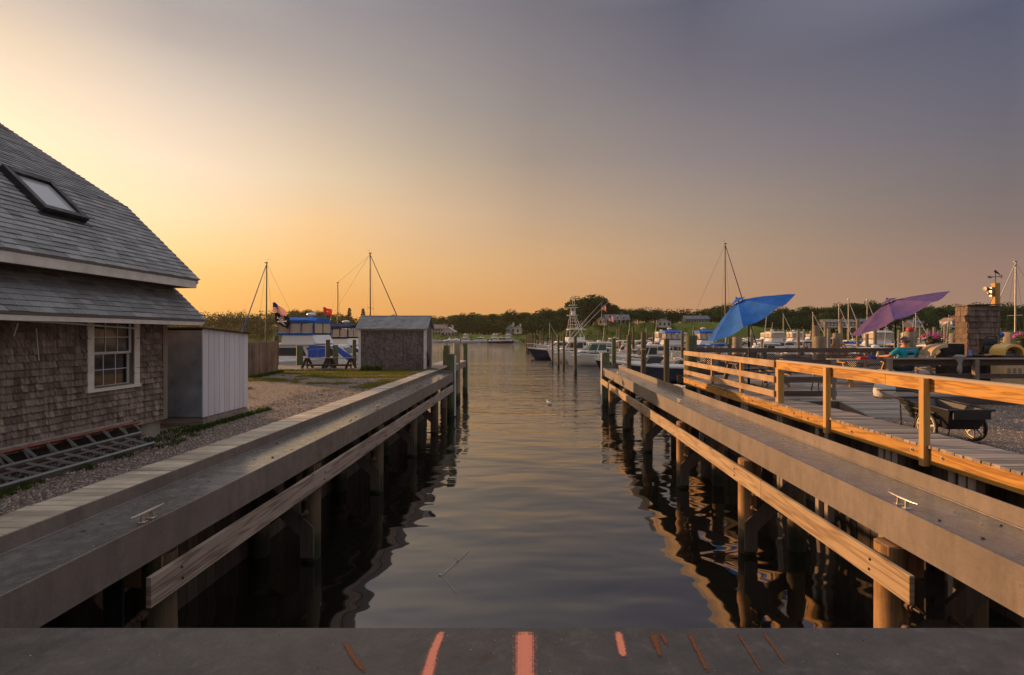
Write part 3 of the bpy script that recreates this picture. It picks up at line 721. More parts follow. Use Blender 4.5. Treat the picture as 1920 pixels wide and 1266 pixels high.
# ------------------------------------------------------------------ the shingled house
hs = thing('shingled_house', 'shingled house on the left with asphalt roof, skylight and white window', 'house', (-9,4,.1))
XW, YC = -6.19, 8.63
wy0, wy1, wz0, wz1 = 7.20, 7.93, 1.05, 2.0
mb = MB()
mb.box(-14, -6.32, -3, YC-.02, .0, 2.6); mb.build('house_core', 'wood_dark_z', hs)
mb = MB()
mb.box(-6.3, XW, -3, wy0, .40, 2.1); mb.box(-6.3, XW, wy1, YC, .40, 2.1); mb.box(-6.3, XW, wy0, wy1, .40, wz0); mb.box(-6.3, XW, wy0, wy1, wz1, 2.1)
mb.box(-14, -6.3, YC-.015, YC, .40, 2.66)
mb.add([(-13.9,YC,2.6),(-6.37,YC,2.6),(-7.02,YC,3.9),(-9.3,YC,5.4),(-11.2,YC,6.6),(-13.4,YC,5.4),(-13.9,YC,4)], [(0,1,2,3,4,5,6)])
mb.box(-6.42,-6.37,-3,YC-.02,2.5,2.78)
shingles(mb, (XW, -1, .385), (0,1,0), (0,0,1), (1,0,0), YC+1-.08, 1.75, .090, .098, lambda a, b: not (wy0-.02 < a-1 < wy1+.02 and b+.385 > wz0), .030, .4, .36)
shingles(mb, (-6.2, YC, .385), (-1,0,0), (0,0,1), (0,1,0), 6, 2.1, .098, .115, None, .012)
mb.build('wall', 'cedar', hs)
mb = MB(); mb.box(XW+.0,XW+.035,YC-.09,YC+.01,.385,2.05); mb.box(XW-.04,XW+.0,YC+.0,YC+.03,.385,2.05); mb.build('corner_board', 'wood_grey_z', hs)
mb = MB(); mb.box(XW-.35,XW-.06,YC-.45,YC-.02,-.05,.384,bev=.01)
mb.build('foundation', 'concrete', hs)
# window
wf = MB()
wf.box(XW+.013,XW+.035,wy0-.105,wy0,wz0-.02,wz1,bev=.004); wf.box(XW+.013,XW+.035,wy1,wy1+.105,wz0-.02,wz1,bev=.004)
wf.box(XW+.013,XW+.037,wy0-.105,wy1+.105,wz1,wz1+.06,bev=.004); wf.box(XW-.10,XW+.05,wy0-.12,wy1+.12,wz0-.065,wz0-.02,bev=.004)
win = wf.build('window', 'trim', hs)
sf = MB(); zm = (wz0+wz1)/2
for (z0, z1, xo) in ((zm-.01, wz1, 0), (wz0-.02, zm+.015, -.03)):
    x0, x1 = XW-.05+xo, XW-.02+xo
    sf.box(x0,x1,wy0,wy0+.04,z0,z1); sf.box(x0,x1,wy1-.04,wy1,z0,z1); sf.box(x0,x1,wy0+.04,wy1-.04,z0,z0+.03); sf.box(x0,x1,wy0+.04,wy1-.04,z1-.035,z1)
    for k in (1,2):
        y = wy0+.04+(wy1-wy0-.08)*k/3; sf.box(x0+.006,x1-.006,y-.006,y+.006,z0+.03,z1-.035)
    sf.box(x0+.008,x1-.008,wy0+.04,wy1-.04,(z0+z1)/2-.006,(z0+z1)/2+.006)
sf.build('sash', 'white_paint', win)
pg = MB(); pg.box(XW-.038,XW-.033,wy0+.03,wy1-.03,zm,wz1-.02); pg.box(XW-.068,XW-.063,wy0+.03,wy1-.03,wz0,zm); pg.build('pane', 'glass', win)
# roofs
rf = MB(); th = .035
Yr = 8.95; Ya = -3.2
def roof_plane(mb, xa, za, xb, zb, ex, w):
    v = Vector((xb-xa, 0, zb-za)); L = v.length; n = Vector((-(zb-za), 0, xb-xa)).normalized()
    if n.z < 0: n = -n
    o = Vector((xa, Ya, za))
    mb.hexa([Vector((xa,Ya,za))-n*.05, Vector((xa,Yr-.015,za))-n*.05, Vector((xb,Yr-.015,zb))-n*.05, Vector((xb,Ya,zb))-n*.05,
             Vector((xa,Ya,za)), Vector((xa,Yr-.015,za)), Vector((xb,Yr-.015,zb)), Vector((xb,Ya,zb))])
    return o, v, n, L
segs = [(-5.70,2.05,-6.38,2.73,.098,.19), (-5.81,2.75,-7.07,4.01,.10,.20), (-7.07,4.01,-9.3,5.48,.10,.20), (-9.3,5.48,-11.2,6.73,.10,.20)]
for k, (xa,za,xb,zb,ex,w_) in enumerate(segs):
    o, v, n, L = roof_plane(rf, xa,za,xb,zb,ex,w_)
    yy0 = 0 if k < 3 else 3
    shingles(rf, (xa, yy0, za), (0,1,0), v, n, Yr-yy0, L+.02, ex, w_, None, .016, .3, .26)
rf.hexa([(-11.2,Ya,6.68),(-11.2,Yr,6.68),(-13.9,Yr,3.9),(-13.9,Ya,3.9),(-11.2,Ya,6.73),(-11.2,Yr,6.73),(-13.95,Yr,3.95),(-13.95,Ya,3.95)])
rf.build('roof', 'asphalt', hs)
mb = MB(); mb.box(-5.86,-5.83,Ya,Yr-.06,2.60,2.722); mb.box(-5.745,-5.72,Ya,Yr-.05,1.955,2.015,bev=.004)
mb.hexa([(-5.86,Yr-.075,2.60),(-5.86,Yr-.05,2.60),(-6.4,Yr-.05,2.60),(-6.4,Yr-.075,2.60),(-5.86,Yr-.075,2.69),(-5.86,Yr-.05,2.69),(-6.4,Yr-.05,2.69),(-6.4,Yr-.075,2.69)])
for (xa,za,xb,zb,ex,w_) in segs:
    a = Vector((xa-.03,Yr-.04,za-.08)); b = Vector((xb,Yr-.04,zb-.08)); mb.bar(a, b, .03, .09, up=(0,1,0)) if False else mb.bar(a, b, .025, .085)
mb.build('fascia', 'trim', hs)
mb = MB(); mb.box(-6.37,-5.86,Ya,Yr-.08,2.61,2.63); mb.box(-6.2,-5.745,Ya,Yr-.08,1.975,1.99); mb.build('soffit', 'wood_dark_x', hs)
# skylight on the steep part
def RP_(a, s, h=0): # along y, up the slope, out of the slope
    u = Vector((-1,0,1)).normalized(); n = Vector((1,0,1)).normalized(); return Vector((-5.81,0,2.75))+Vector((0,a,0))+u*s+n*h
def rbox(mb, a0, a1, s0, s1, h0, h1): mb.hexa([RP_(a0,s0,h0),RP_(a1,s0,h0),RP_(a1,s1,h0),RP_(a0,s1,h0),RP_(a0,s0,h1),RP_(a1,s0,h1),RP_(a1,s1,h1),RP_(a0,s1,h1)])
a0,a1,s0,s1 = 6.72,7.40,.92,1.72
mb = MB(); f = .075
rbox(mb,a0,a0+f,s0,s1,0,.10); rbox(mb,a1-f,a1,s0,s1,0,.10); rbox(mb,a0+f,a1-f,s0,s0+f,0,.10); rbox(mb,a0+f,a1-f,s1-f*1.3,s1,0,.105)
rbox(mb,a0-.05,a1+.05,s0-.07,s0-.002,0.012,.02)
sk = mb.build('skylight', 'dark_metal', hs)
mb = MB(); rbox(mb,a0+f-.005,a1-f+.005,s0+f-.005,s1-f,.05,.06); mb.build('pane', 'skylight_glass', sk)
mb = MB()
mb.tube([P(0,598,5.75),P(120,606,6.55),P(258,616,7.75)], .012, 6); mb.tube([P(0,594,5.8),P(215,613,7.3)], .009, 6)
mb.tube([P(34,606,5.95),P(26,630,5.97)], .008, 5); mb.build('conduit', 'white_paint', hs)
mb = MB(); mb.tube([P(68,616,6.32),P(70,640,6.32),P(73,676,6.32)], .006, 5); mb.tube([P(69,624,6.32),P(62,636,6.32),P(61,652,6.32)], .006, 5); mb.build('rope', 'white_paint', hs)

# ladders lying against the wall
def ladder(name, label, ra, rb, y0, y1, step, m, m2, rw=.03, rh=.07, fan=.25):
    t = thing(name, label, 'ladder', (ra[0], (y0+y1)/2, .1))
    a0_, a1_ = Vector((ra[0], y0, ra[1])), Vector((ra[0], y1, ra[1])); b0_, b1_ = Vector((rb[0], y0-.05, rb[1])), Vector((rb[0], y1-.05, rb[1]))
    up = (a0_-b0_).normalized()
    for p, q_ in ((a0_,a1_),(b0_,b1_)): mb = MB(); mb.bar(p, q_, rh*.6, rw, up=up); mb.build('side_rail', m, t)
    y = y0+.15
    while y < y1-.1:
        mb = MB(); mb.bar((ra[0],y,ra[1]), (rb[0],y+fan*.3,rb[1]), .035, .025); y += step; mb.build('rung', m2, t)
ladder('ladder', 'orange railed extension ladder leaning on its side against the house wall', (-6.10,.44), (-5.98,.26), 3.2, 7.95, .28, 'orange_rail', 'alu')
ladder('ladder', 'grey aluminium ladder lying low in front of the orange ladder', (-5.93,.30), (-5.70,.155), 3.2, 7.75, .24, 'alu', 'alu', .035, .1, .8)
ladder('ladder', 'second aluminium ladder tucked between the wall and the orange ladder', (-6.14,.47), (-6.06,.2), 3.0, 7.85, .3, 'alu', 'alu')
mb = MB(); mb.torus(P(282,826,7.9), (1,.3,0), .045, .02, 14, 6); mb.cyl(P(282,826,7.9)-Vector((.02,0,0)), P(282,826,7.9)+Vector((.02,0,0)), .03, n=8); tag(mb.build('caster', 'black'), 'small dark wheel on the ground at the end of the ladders', 'wheel')

# white plank locker shed beside the house
ls = thing('storage_locker', 'white plank storage shed with a flat sloping lid at the corner of the house', 'shed', (-6.4,10.2,.1))
mb = MB(); x = -6.1; y = 9.48; n = 9; dy = (10.99-9.48)/n
for i in range(n):
    a = y+i*dy; zt0 = 1.90-.10*i/n; zt1 = 1.90-.10*(i+1)/n
    mb.hexa([(x-.02,a+.006,.26),(x,a+.006,.26),(x,a+dy-.006,.26),(x-.02,a+dy-.006,.26),(x-.02,a+.006,zt0),(x,a+.006,zt0),(x,a+dy-.006,zt1),(x-.02,a+dy-.006,zt1)], rnd(.92,1.06))
M['white_boards'] = wood('white painted boards', (.60,.58,.60), (.74,.72,.75), 2, .6, .5)
M['grey_panel'] = paint('grey plywood', (.23,.26,.30), .8, .22, 2.5, 0, .3)
mb.build('board_front', 'white_boards', ls)
mb = MB(); mb.box(-9.2,-6.121,9.48,9.5,.27,1.88); mb.box(-9.2,-6.12,10.97,10.99,.27,1.78); mb.box(-9.2,-6.125,9.5,10.97,.255,.3); mb.box(-9.19,-6.124,9.505,10.965,.31,1.79); mb.build('side_panel_and_fill', 'grey_panel', ls)  # unseen depth and solid inner block added to keep stray sunlight out
mb = MB(); mb.hexa([(-9.25,9.44,1.90),(-6.05,9.44,1.905),(-6.05,11.03,1.805),(-9.25,11.03,1.80),(-9.25,9.44,1.925),(-6.05,9.44,1.93),(-6.05,11.03,1.83),(-9.25,11.03,1.825)]); mb.build('lid', 'black', ls)
mb = MB(); mb.box(-9.2,-6.12,9.52,9.60,.08,.25); mb.box(-6.2,-6.11,9.6,10.95,.08,.25); mb.build('skid', 'wood_grey_x', ls)

# picket fence on the left
pf = thing('picket_fence', 'tall brown board fence standing on the gravel behind the white shed', 'fence', (-11.2,21.2,.1))
mb = MB(); n = 19
for i in range(n):
    t0 = i/n; t1 = (i+.93)/n; a = Vector((-11.0,19.6,0)).lerp(Vector((-11.38,22.9,0)), t0); b = Vector((-11.0,19.6,0)).lerp(Vector((-11.38,22.9,0)), t1)
    h = 1.5+rnd(-.015,.015); nn = Vector((.02,0,0)); c = (a+b)/2
    for f_ in (0,): mb.hexa([a-nn+Vector((0,0,.12)), a+nn+Vector((0,0,.12)), b+nn+Vector((0,0,.12)), b-nn+Vector((0,0,.12)), a-nn+Vector((0,0,h-.05)), a+nn+Vector((0,0,h-.05)), b+nn+Vector((0,0,h-.05)), b-nn+Vector((0,0,h-.05))], rnd(.7,1.25))
    d = (b-a)*.25; tn = 1
    mb.hexa([a-nn+Vector((0,0,h-.05)), a+nn+Vector((0,0,h-.05)), b+nn+Vector((0,0,h-.05)), b-nn+Vector((0,0,h-.05)), a+d-nn+Vector((0,0,h)), a+d+nn+Vector((0,0,h)), b-d+nn+Vector((0,0,h)), b-d-nn+Vector((0,0,h))], 1)
mb.build('pickets', 'fence', pf)
mb = MB(); mb.bar((-11.06,19.6,.4),(-11.44,22.9,.4),.04,.09); mb.bar((-11.06,19.6,1.25),(-11.44,22.9,1.25),.04,.09); mb.build('fence_rail', 'fence', pf)

# small shingled shed at the end of the yard
sh = thing('shingled_shed', 'small grey shingled shed with white corner boards at the water end of the yard', 'shed', (-6.6,24.8,.12))
x0, x1, y0, y1 = -8.18, -5.02, 24.15, 25.55
mb = MB(); mb.box(x0,x1,y0,y1,.16,2.16)
shingles(mb, (x0+.02,y0,.17), (1,0,0), (0,0,1), (0,-1,0), x1-x0-.04, 1.86, .078, .09, None, .016, .4, .28)
shingles(mb, (x1,y0+.05,.17), (0,1,0), (0,0,1), (1,0,0), y1-y0-.1, 2.0, .10, .10, None, .010, .4, .25)
mb.add([(x1,y0,2.16),(x1,y1,2.16),(x1,(y0+y1)/2,2.62)], [(0,1,2)]); mb.add([(x0,y0,2.16),(x0,y1,2.16),(x0,(y0+y1)/2,2.62)], [(0,1,2)])
mb.build('wall', 'cedar_grey', sh)
mb = MB()
for x in (x0-.012, x1-.10): mb.box(x, x+.112, y0-.03, y0-.008, .16, 2.13, bev=.004)
mb.box(x0+.11, x1-.11, y0-.03, y0-.008, 1.99, 2.125, bev=.004); mb.box(x1+.008,x1+.03,y0-.03,y0+.07,.16,2.1); mb.box(x1+.008,x1+.03,y1-.07,y1+.02,.16,2.1)
mb.build('corner_board', 'trim', sh)
mb = MB(); ym = (y0+y1)/2
for s, ya in ((-1,y0-.16),(1,y1+.16)):
    v = Vector((0, ym-ya, .62)); n = Vector((0, -.62*(1 if s < 0 else -1), abs(ym-ya))).normalized()
    a = Vector((x0-.12, ya, 2.06)); b = Vector((x1+.12, ya, 2.06)); c = Vector((x1+.12, ym, 2.68)); d = Vector((x0-.12, ym, 2.68)); u = n*.03
    mb.hexa([a-u,b-u,c-u,d-u,a,b,c,d])
    if s < 0: shingles(mb, a, (1,0,0), v, n, x1-x0+.24, v.length, .085, .2, None, .009)
mb.cyl((x0-.12,ym,2.685),(x1+.12,ym,2.685),.03,n=6); mb.build('roof', 'asphalt', sh)
mb = MB()
for k in range(5): x = x0+.55+k*.56; mb.box(x, x+.07, y0-.15, y0-.005, 2.03, 2.09)
mb.build('rafter_end', 'wood_dark_x', sh)
mb = MB(); mb.torus((x1+.09,y0+.12,.62),(1,.2,0),.30,.05,18,8); mb.torus((x1+.10,y0+.12,.60),(1,.1,.1),.24,.04,18,8)
mb.tube([(x1+.1,y0+.1,.35),(x1+.2,y0-.05,.2),(x1+.38,y0+.1,.17),(x1+.5,y0,.16)],.018,6)
tag(mb.build('hose', 'black'), 'black coiled hose hung at the right end of the small shingled shed', 'hose')

# left dock and pier
dl = thing('timber_dock', 'low timber dock along the water beyond the gravel yard on the left', 'dock', (-9,26,.1))
mb = MB(); x = -19
while x < -4.45:
    mb.box(x, x+.134, 24.12 if x < -4.3 else 24.2, 27.4, .10, .145+rnd(-.003,.003), rnd(.75,1.2), bev=.003); x += .142
mb.build('planks', 'wood_grey_y', dl)
mb = MB(); mb.box(-19,-4.45,27.4,27.44,-.2,.14); mb.box(-19,-4.45,24.085,24.118,-.05,.14)
for k in range(8): mb.cyl((-18+k*1.9,27,-3),(-18+k*1.9,27,.09),.14,n=10)
mb.build('dock_frame', 'wood_dark_x', dl)
pr = thing('timber_pier', 'narrow timber pier running out into the water past the small shed', 'pier', (-5,30.5,.1))
mb = MB(); y = 27.45
while y < 33.6: mb.box(-5.7, -4.28, y, y+.134, .07, .115+rnd(-.003,.003), rnd(.75,1.2), bev=.003); y += .142
mb.box(-4.42,-4.28,24.0,27.4,.07,.14) if False else None
mb.build('planks', 'wood_tan_x', pr)
mb = MB(); mb.box(-4.33,-4.28,27.45,33.6,-.28,.066); mb.box(-5.7,-5.65,27.45,33.6,-.28,.066); mb.box(-5.7,-4.28,33.61,33.66,-.28,.1); mb.build('pier_beam', 'wood_grey_y', pr)
for y in (28.7,31.4):
    for x in (-5.5,-4.55): mb = MB(); mb.cyl((x,y,-3),(x,y,.06),.14,n=10); mb.build('support_post', 'pile', pr)
for i, (x, yt, Y, r, lb, m) in enumerate([(561.5,648,27.7,.17,'round green pile in front of the blue canvas cruiser','pile_green'),(614,637,27.8,.12,'slim brown pile behind the left trestle bench','pile'),
        (628.5,647,27.8,.14,'stubby green pile between the two trestle benches','pile_green'),(664.5,637,27.6,.10,'thin dark green pile beside the small shingled shed','pile_green'),(518,630,28,.12,'dark post at the end of the brown board fence','pile')]):
    simple_pile('pile', lb, PX(x,Y), Y, r, PZ(yt,Y), m)
# trestle benches on the dock
def trestle(x, y, label, w=1.15):
    t = thing('trestle_bench', label, 'bench', (x, y, .145)); 
    for k in (0, 1):
        xx = x-w/2+k*w
        mb = MB(); mb.bar((xx-.16,y-.35,.145),(xx-.04,y-.1,.86),.05,.12); mb.bar((xx+.1,y-.35,.145),(xx-.02,y-.1,.86),.05,.12)
        mb.bar((xx-.16,y+.3,.145),(xx-.04,y+.05,.86),.05,.12); mb.bar((xx+.1,y+.3,.145),(xx-.02,y+.05,.86),.05,.12); mb.box(xx-.2,xx+.14,y-.34,y-.30,.38,.48); mb.build('leg', 'wood_dark_z', t)
    mb = MB()
    for j in range(4): mb.box(x-w/2-.18, x+w/2+.14, y-.24+j*.12, y-.13+j*.12, .862, .90, rnd(.8,1.2), bev=.004)
    mb.build('top_boards', 'wood_dark_x', t)
    mb = MB(); mb.box(x-w/2-.05, x+w/2+.05, y-.42, y-.30, .42, .46, bev=.004); mb.box(x-w/2-.05, x+w/2+.05, y-.12, y-.09, .3, .42); mb.build('seat', 'wood_dark_x', t)
    t.scale = (1, 1, .68)
trestle(PX(597,25), 25.0, 'weathered trestle bench on the dock, farther from the small shed', 1.0)
trestle(PX(640,24.9), 24.9, 'low weathered trestle bench on the dock right beside the small shingled shed', 1.0)
# ------------------------------------------------------------------ far shore
def base_h(x):
    def bump(c, w, h): return h*math.exp(-((x-c)/w)**2)
    return 1.2+bump(-150, 70, 5)+bump(46, 30, 6.2)+bump(96, 34, 6.0)+bump(210, 90, 3)
def shore_z(x, y):
    s = max(0, min(1, (y-262)/13)); s = s*s*(3-2*s)
    return -2.6+(base_h(x)+2.6)*s+max(0, y-300)*.01
mb = MB(); xs = [-720+12*i for i in range(121)]; yy = [256,262,264,267,270,273,276,282,294,304,330,380,460,700]
vs = [(x, y+ (0 if y > 400 else 3*math.sin(x*.043)+2*math.sin(x*.11)), shore_z(x, y)+rnd(-.1,.1)) for y in yy for x in xs]
nx = len(xs)
mb.add(vs, [(j*nx+i, j*nx+i+1, (j+1)*nx+i+1, (j+1)*nx+i) for j in range(len(yy)-1) for i in range(nx-1)], 1, 0, True)
struct(mb.build('far_shore', 'meadow'))

def leafcloud(mb, c, r, n, size, inner=.55, flat=.0, tlo=.0, thi=1.0):
    c = Vector(c)
    for _ in range(n):
        d = Vector((random.gauss(0,1), random.gauss(0,1), random.gauss(0,1))).normalized()
        k = rnd(inner, 1)**.6
        p = c+Vector((d.x*r[0], d.y*r[1], d.z*r[2]))*k
        nn = (d+Vector((random.gauss(0,.6), random.gauss(0,.6), random.gauss(0,.6)))).normalized()
        u = nn.orthogonal().normalized(); w = nn.cross(u); a = rnd(0, 6.28)
        u, w = u*math.cos(a)+w*math.sin(a), w*math.cos(a)-u*math.sin(a)
        s = size*rnd(.6, 1.4)
        mb.add([p-u*s, p+w*s*.7, p+u*s, p-w*s*.7], [(0,1,2,3)], rnd(tlo, thi))
def make_tree(kind, seed):
    random.seed(seed)
    mb = MB(); tr = MB()
    H_ = 12.0
    if kind == 'pine':
        tr.tube([(0,0,0),(0,0,H_*.95)], [.28,.04], 6)
        for i in range(11):
            z = 2+i*.95; rr_ = 3.1*(1-i/11.6)+.2
            for k in range(7):
                a = rnd(0,6.28); leafcloud(mb, (math.cos(a)*rr_*.55, math.sin(a)*rr_*.55, z), (rr_*.5,rr_*.5,.45), 26, .26, .2)
        return mb, tr
    lobes = []
    spread = {'round': 4.6, 'wide': 6.2, 'tall': 3.6}[kind]; zb = {'round': 3.2, 'wide': 4.5, 'tall': 2.5}[kind]
    tr.tube([(0,0,-.5),(.1,0,zb),(0,.1,zb+3)], [.42,.32,.16], 7)
    n = 15
    for i in range(n):
        a = rnd(0, 6.28); q = rnd(.15, 1)**.5; z = zb+(H_-zb-1.2)*rnd(.05, 1)
        kk = math.sin(math.pi*min(1, max(.12, (z-zb+1.5)/(H_-zb+2.2))))
        p = Vector((math.cos(a)*spread*q*kk, math.sin(a)*spread*q*kk, z)); lobes.append(p)
        tr.tube([(0,0,zb*.8+rnd(0,2)), p*.6+Vector((0,0,zb*.25)), p], [.16,.09,.04], 5)
        r0 = rnd(1.3, 2.3); leafcloud(mb, p, (r0*1.2, r0*1.2, r0*.9), 260, .24, .3, 0, .1+.0, rnd(.5, 1.0))
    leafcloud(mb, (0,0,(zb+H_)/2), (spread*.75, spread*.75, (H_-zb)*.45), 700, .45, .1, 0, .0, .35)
    return mb, tr
PROTO = []
for i, (k, m) in enumerate([('round','leaf_dark'),('wide','leaf_dark'),('round','leaf_mid'),('tall','leaf_mid'),('wide','leaf_mid'),('round','leaf_light'),('pine','leaf_pine')]):
    a, b = make_tree(k, 40+i); PROTO.append((a, b, m, k))
random.seed(5)
used = {}
def place_tree(px, ytop, Y, pi, label, group, wide=1.0, base=None):
    x = PX(px, Y); zb_ = shore_z(x, Y)-.3 if base is None else base; zt = PZ(ytop, Y); s = (zt-zb_)/12.2
    if pi not in used:
        t = thing('pine_tree' if pi == 6 else 'tree', label, 'tree', (0,0,0), group)
        PROTO[pi][0].build('crown', PROTO[pi][2], t, fix=False); PROTO[pi][1].build('trunk', 'trunk', t); used[pi] = t
    else: t = dup(used[pi], label=label)
    t['group'] = group; t.location = (x, Y, zb_); t.rotation_euler[2] = rnd(0, 6.28); t.scale = (s*wide, s*wide, s)
    return t
sky_trees = [(-60,604,0),(-10,600,1),(40,606,2),(110,602,0),(180,606,1),(250,604,4),(320,600,0),(352,603,2),(384,606,1),(415,600,1),(440,600,0),(462,594,1),(482,592,0),(507,596,2),(535,592,0),(556,580,1),(578,578,0),(602,582,1),(622,588,2),(644,590,0),(655,577,6),(681,578,6),(702,590,0),(735,590,1),(770,592,2),(808,592,1),(828,591,0),(850,589,4),(868,587,1),(886,583,0),(905,588,2),(925,586,3),(944,586,0),(962,581,1),(984,583,3),(1003,586,0),(1020,577,1),(1040,582,2),(1056,574,0),(1074,572,3),(1090,556,1),(1108,549,0),(1122,553,1),(1136,564,0),(1151,570,1),(1168,577,0),(1184,581,2),(1197,578,1),(1214,591,0),(1231,579,1),(1249,592,2),(1266,582,0),(1282,588,1),(1299,588,0),(1315,582,2),(1332,576,1),(1345,571,0),(1362,569,1),(1376,578,0),(1395,588,2),(1412,585,0),(1430,583,1),(1450,580,0),(1473,575,1),(1492,580,0),(1510,572,3),(1526,574,1),(1545,573,0),(1562,573,2),(1580,568,1),(1597,565,3),(1613,567,0),(1633,563,1),(1652,568,3),(1670,567,0),(1690,570,1),(1712,572,0),(1728,575,6),(1745,571,1),(1760,574,3),(1775,569,0),(1793,570,1),(1808,569,3),(1824,568,0),(1842,567,1),(1860,570,0),(1880,568,1),(1902,570,0),(1925,570,1),(1950,568,0),(1990,570,1)]
nt_ = len(sky_trees)
for i, (px, yt, pi) in enumerate(sky_trees):
    Y = rnd(300, 330) if px < 1060 or px > 1160 else rnd(292, 300)
    kind = {0:'dark rounded tree',1:'dark spreading tree',2:'green rounded tree',3:'tall green tree',4:'green spreading tree',5:'yellow green tree',6:'pointed pine'}[pi]
    side = 'along the skyline of the far shore'
    place_tree(px, yt, Y, pi, f'{kind} {side}, {nth(i) if i < 68 else nth(nt_-1-i)} from the {"left" if i < 68 else "right"}', 'trees on the skyline of the far shore', rnd(.95, 1.25))
front = [(1543,584,284,5,'large yellow green willow like tree above the marina masts, left of the purple umbrella'),(938,597,282,5,'yellow green tree left of the small pale house across the water'),(1160,604,288,2,'green bush like tree on the bank below the white dormer house'),
         (905,603,284,2,'rounded green tree between the two pale houses across the water'),(418,597,275,1,'small lone dark tree top rising above the white shed'),(1352,580,282,1,'large dark tree just left of the blue umbrella top')]
for px, yt, Y, pi, lb in front: place_tree(px, yt, Y, pi, lb, 'nearer trees of the far shore')
# the woodland and hedge below the skyline trees: one mass
random.seed(11); mb = MB()
for i in range(1150):
    px = rnd(-150, 2080); Y = rnd(284, 302)
    if 1118 < px < 1186 or 1236 < px < 1335: Y = rnd(306, 312)
    elif px < 720: Y = rnd(266, 300)
    elif 980 < px < 1110 or 1200 < px < 1240 or px > 1370: Y = rnd(276, 300)
    x = PX(px, Y); b = shore_z(x, Y); h = rnd(5, 9.5); r = rnd(2.8, 4.8)
    leafcloud(mb, (x, Y, b+h*.5), (r, r*.7, h*.55), 110, .40, .25, 0, 0, rnd(.35, .95))
tag(mb.build('woodland', 'leaf_dark', fix=False), 'dense belt of woodland filling the far shore below the skyline trees', 'woodland', kind='stuff')
mb = MB()
for i in range(760):
    px = rnd(-100, 2050); Y = rnd(263.5, 276) + 3*math.sin(PX(px, 266)*.043)+2*math.sin(PX(px,266)*.11)
    x = PX(px, Y); b = shore_z(x, Y); r = rnd(1.2, 2.6)
    leafcloud(mb, (x, Y, max(b, -2)+r*.2), (r*1.3, r, rnd(.9,1.9)), 40, .3, .25, 0, 0, rnd(.4, 1))
tag(mb.build('shore_bushes', 'leaf_light', fix=False), 'low yellow green reeds and bushes along the far waterline', 'bushes', kind='stuff')

# houses of the far shore
M['far_wall'] = paint('pale house wall', (.60,.52,.44), .8, .1, .5); M['far_wall_y'] = paint('yellow house wall', (.66,.48,.24), .8, .1, .5)
M['far_wall_b'] = paint('grey blue house wall', (.30,.33,.36), .8, .1, .5); M['far_roof'] = paint('far roof', (.16,.16,.18), .9, .15, .5); M['far_roof_red'] = paint('far brown roof', (.26,.19,.15), .9, .15, .5)
def house(px0, px1, yb, ye, yr, Y, label, wall, roof, win=4, gable=False, storeys=1, dormers=0, porch=False):
    x0, x1 = PX(px0, Y), PX(px1, Y); zb_, ze, zr = PZ(yb, Y), PZ(ye, Y), PZ(yr, Y); D = 8
    t = thing('house', label, 'house', ((x0+x1)/2, Y, zb_))
    mb = MB(); mb.box(x0, x1, Y, Y+D, zb_-.6, ze)
    if gable: mb.add([(x0,Y,ze),(x1,Y,ze),((x0+x1)/2,Y,zr-.1)], [(0,1,2)])
    else:
        for x in (x0, x1): mb.add([(x,Y,ze),(x,Y+D,ze),(x,Y+D/2,zr-.1)], [(0,1,2)])
    mb.build('wall', wall, t)
    mb = MB(); o = .5
    if gable:
        xm = (x0+x1)/2
        for s, xa in ((-1, x0-o), (1, x1+o)):
            mb.hexa([(xa,Y-o,ze-.3),(xm,Y-o,zr-.05),(xm,Y+D,zr-.05),(xa,Y+D,ze-.3),(xa,Y-o,ze-.05),(xm,Y-o,zr+.2),(xm,Y+D,zr+.2),(xa,Y+D,ze-.05)])
    else:
        for ya in (Y-o, Y+D+o):
            mb.hexa([(x0-o,ya,ze-.3),(x1+o,ya,ze-.3),(x1+o,Y+D/2,zr-.05),(x0-o,Y+D/2,zr-.05),(x0-o,ya,ze-.05),(x1+o,ya,ze-.05),(x1+o,Y+D/2,zr+.2),(x0-o,Y+D/2,zr+.2)])
    mb.box(x0+(x1-x0)*.7, x0+(x1-x0)*.7+.9, Y+D/2-.4, Y+D/2+.4, zr-.5, zr+1.2)
    mb.build('roof', roof, t)
    for st in range(storeys):
        for k in range(win):
            xc = x0+(x1-x0)*(k+.5)/win; zc = zb_+(ze-zb_)*(st+.5)/storeys; h = min(.75, (ze-zb_)/storeys*.3); w_ = min(.55, (x1-x0)/win*.28)
            mb = MB(); mb.box(xc-w_-.12, xc+w_+.12, Y-.09, Y-.01, zc-h-.12, zc+h+.12); f = mb.build('window', 'white_paint', t)
            mb = MB(); mb.box(xc-w_, xc+w_, Y-.13, Y-.095, zc-h, zc+h); mb.build('pane', 'glass', f)
    for k in range(dormers):
        xc = x0+(x1-x0)*(k+.8)/(dormers+.6); yd = Y+.6; zc = ze+.2
        mb = MB(); mb.box(xc-.8, xc+.8, yd, yd+3, zc, zc+1.5); mb.add([(xc-.8,yd,zc+1.5),(xc+.8,yd,zc+1.5),(xc,yd,zc+2.3)], [(0,1,2)]); d_ = mb.build('dormer', wall, t)
        mb = MB(); mb.box(xc-.4, xc+.4, yd-.06, yd-.01, zc+.3, zc+1.35); mb.build('pane', 'glass', d_)
    if porch:
        mb = MB(); mb.box(x0, x1, Y-2.4, Y-.2, zb_+(ze-zb_)*.85, zb_+(ze-zb_)*.85+.15)
        for k in range(6): xc = x0+.2+(x1-x0-.4)*k/5; mb.box(xc-.1, xc+.1, Y-2.35, Y-2.15, zb_-1, zb_+(ze-zb_)*.85)
        mb.build('porch', 'white_paint', t)
house(1136,1180,607,599,590,276,'white house with three roof dormers and a porch on the bank behind the tower boat','far_wall','far_roof',6,dormers=3,porch=True)
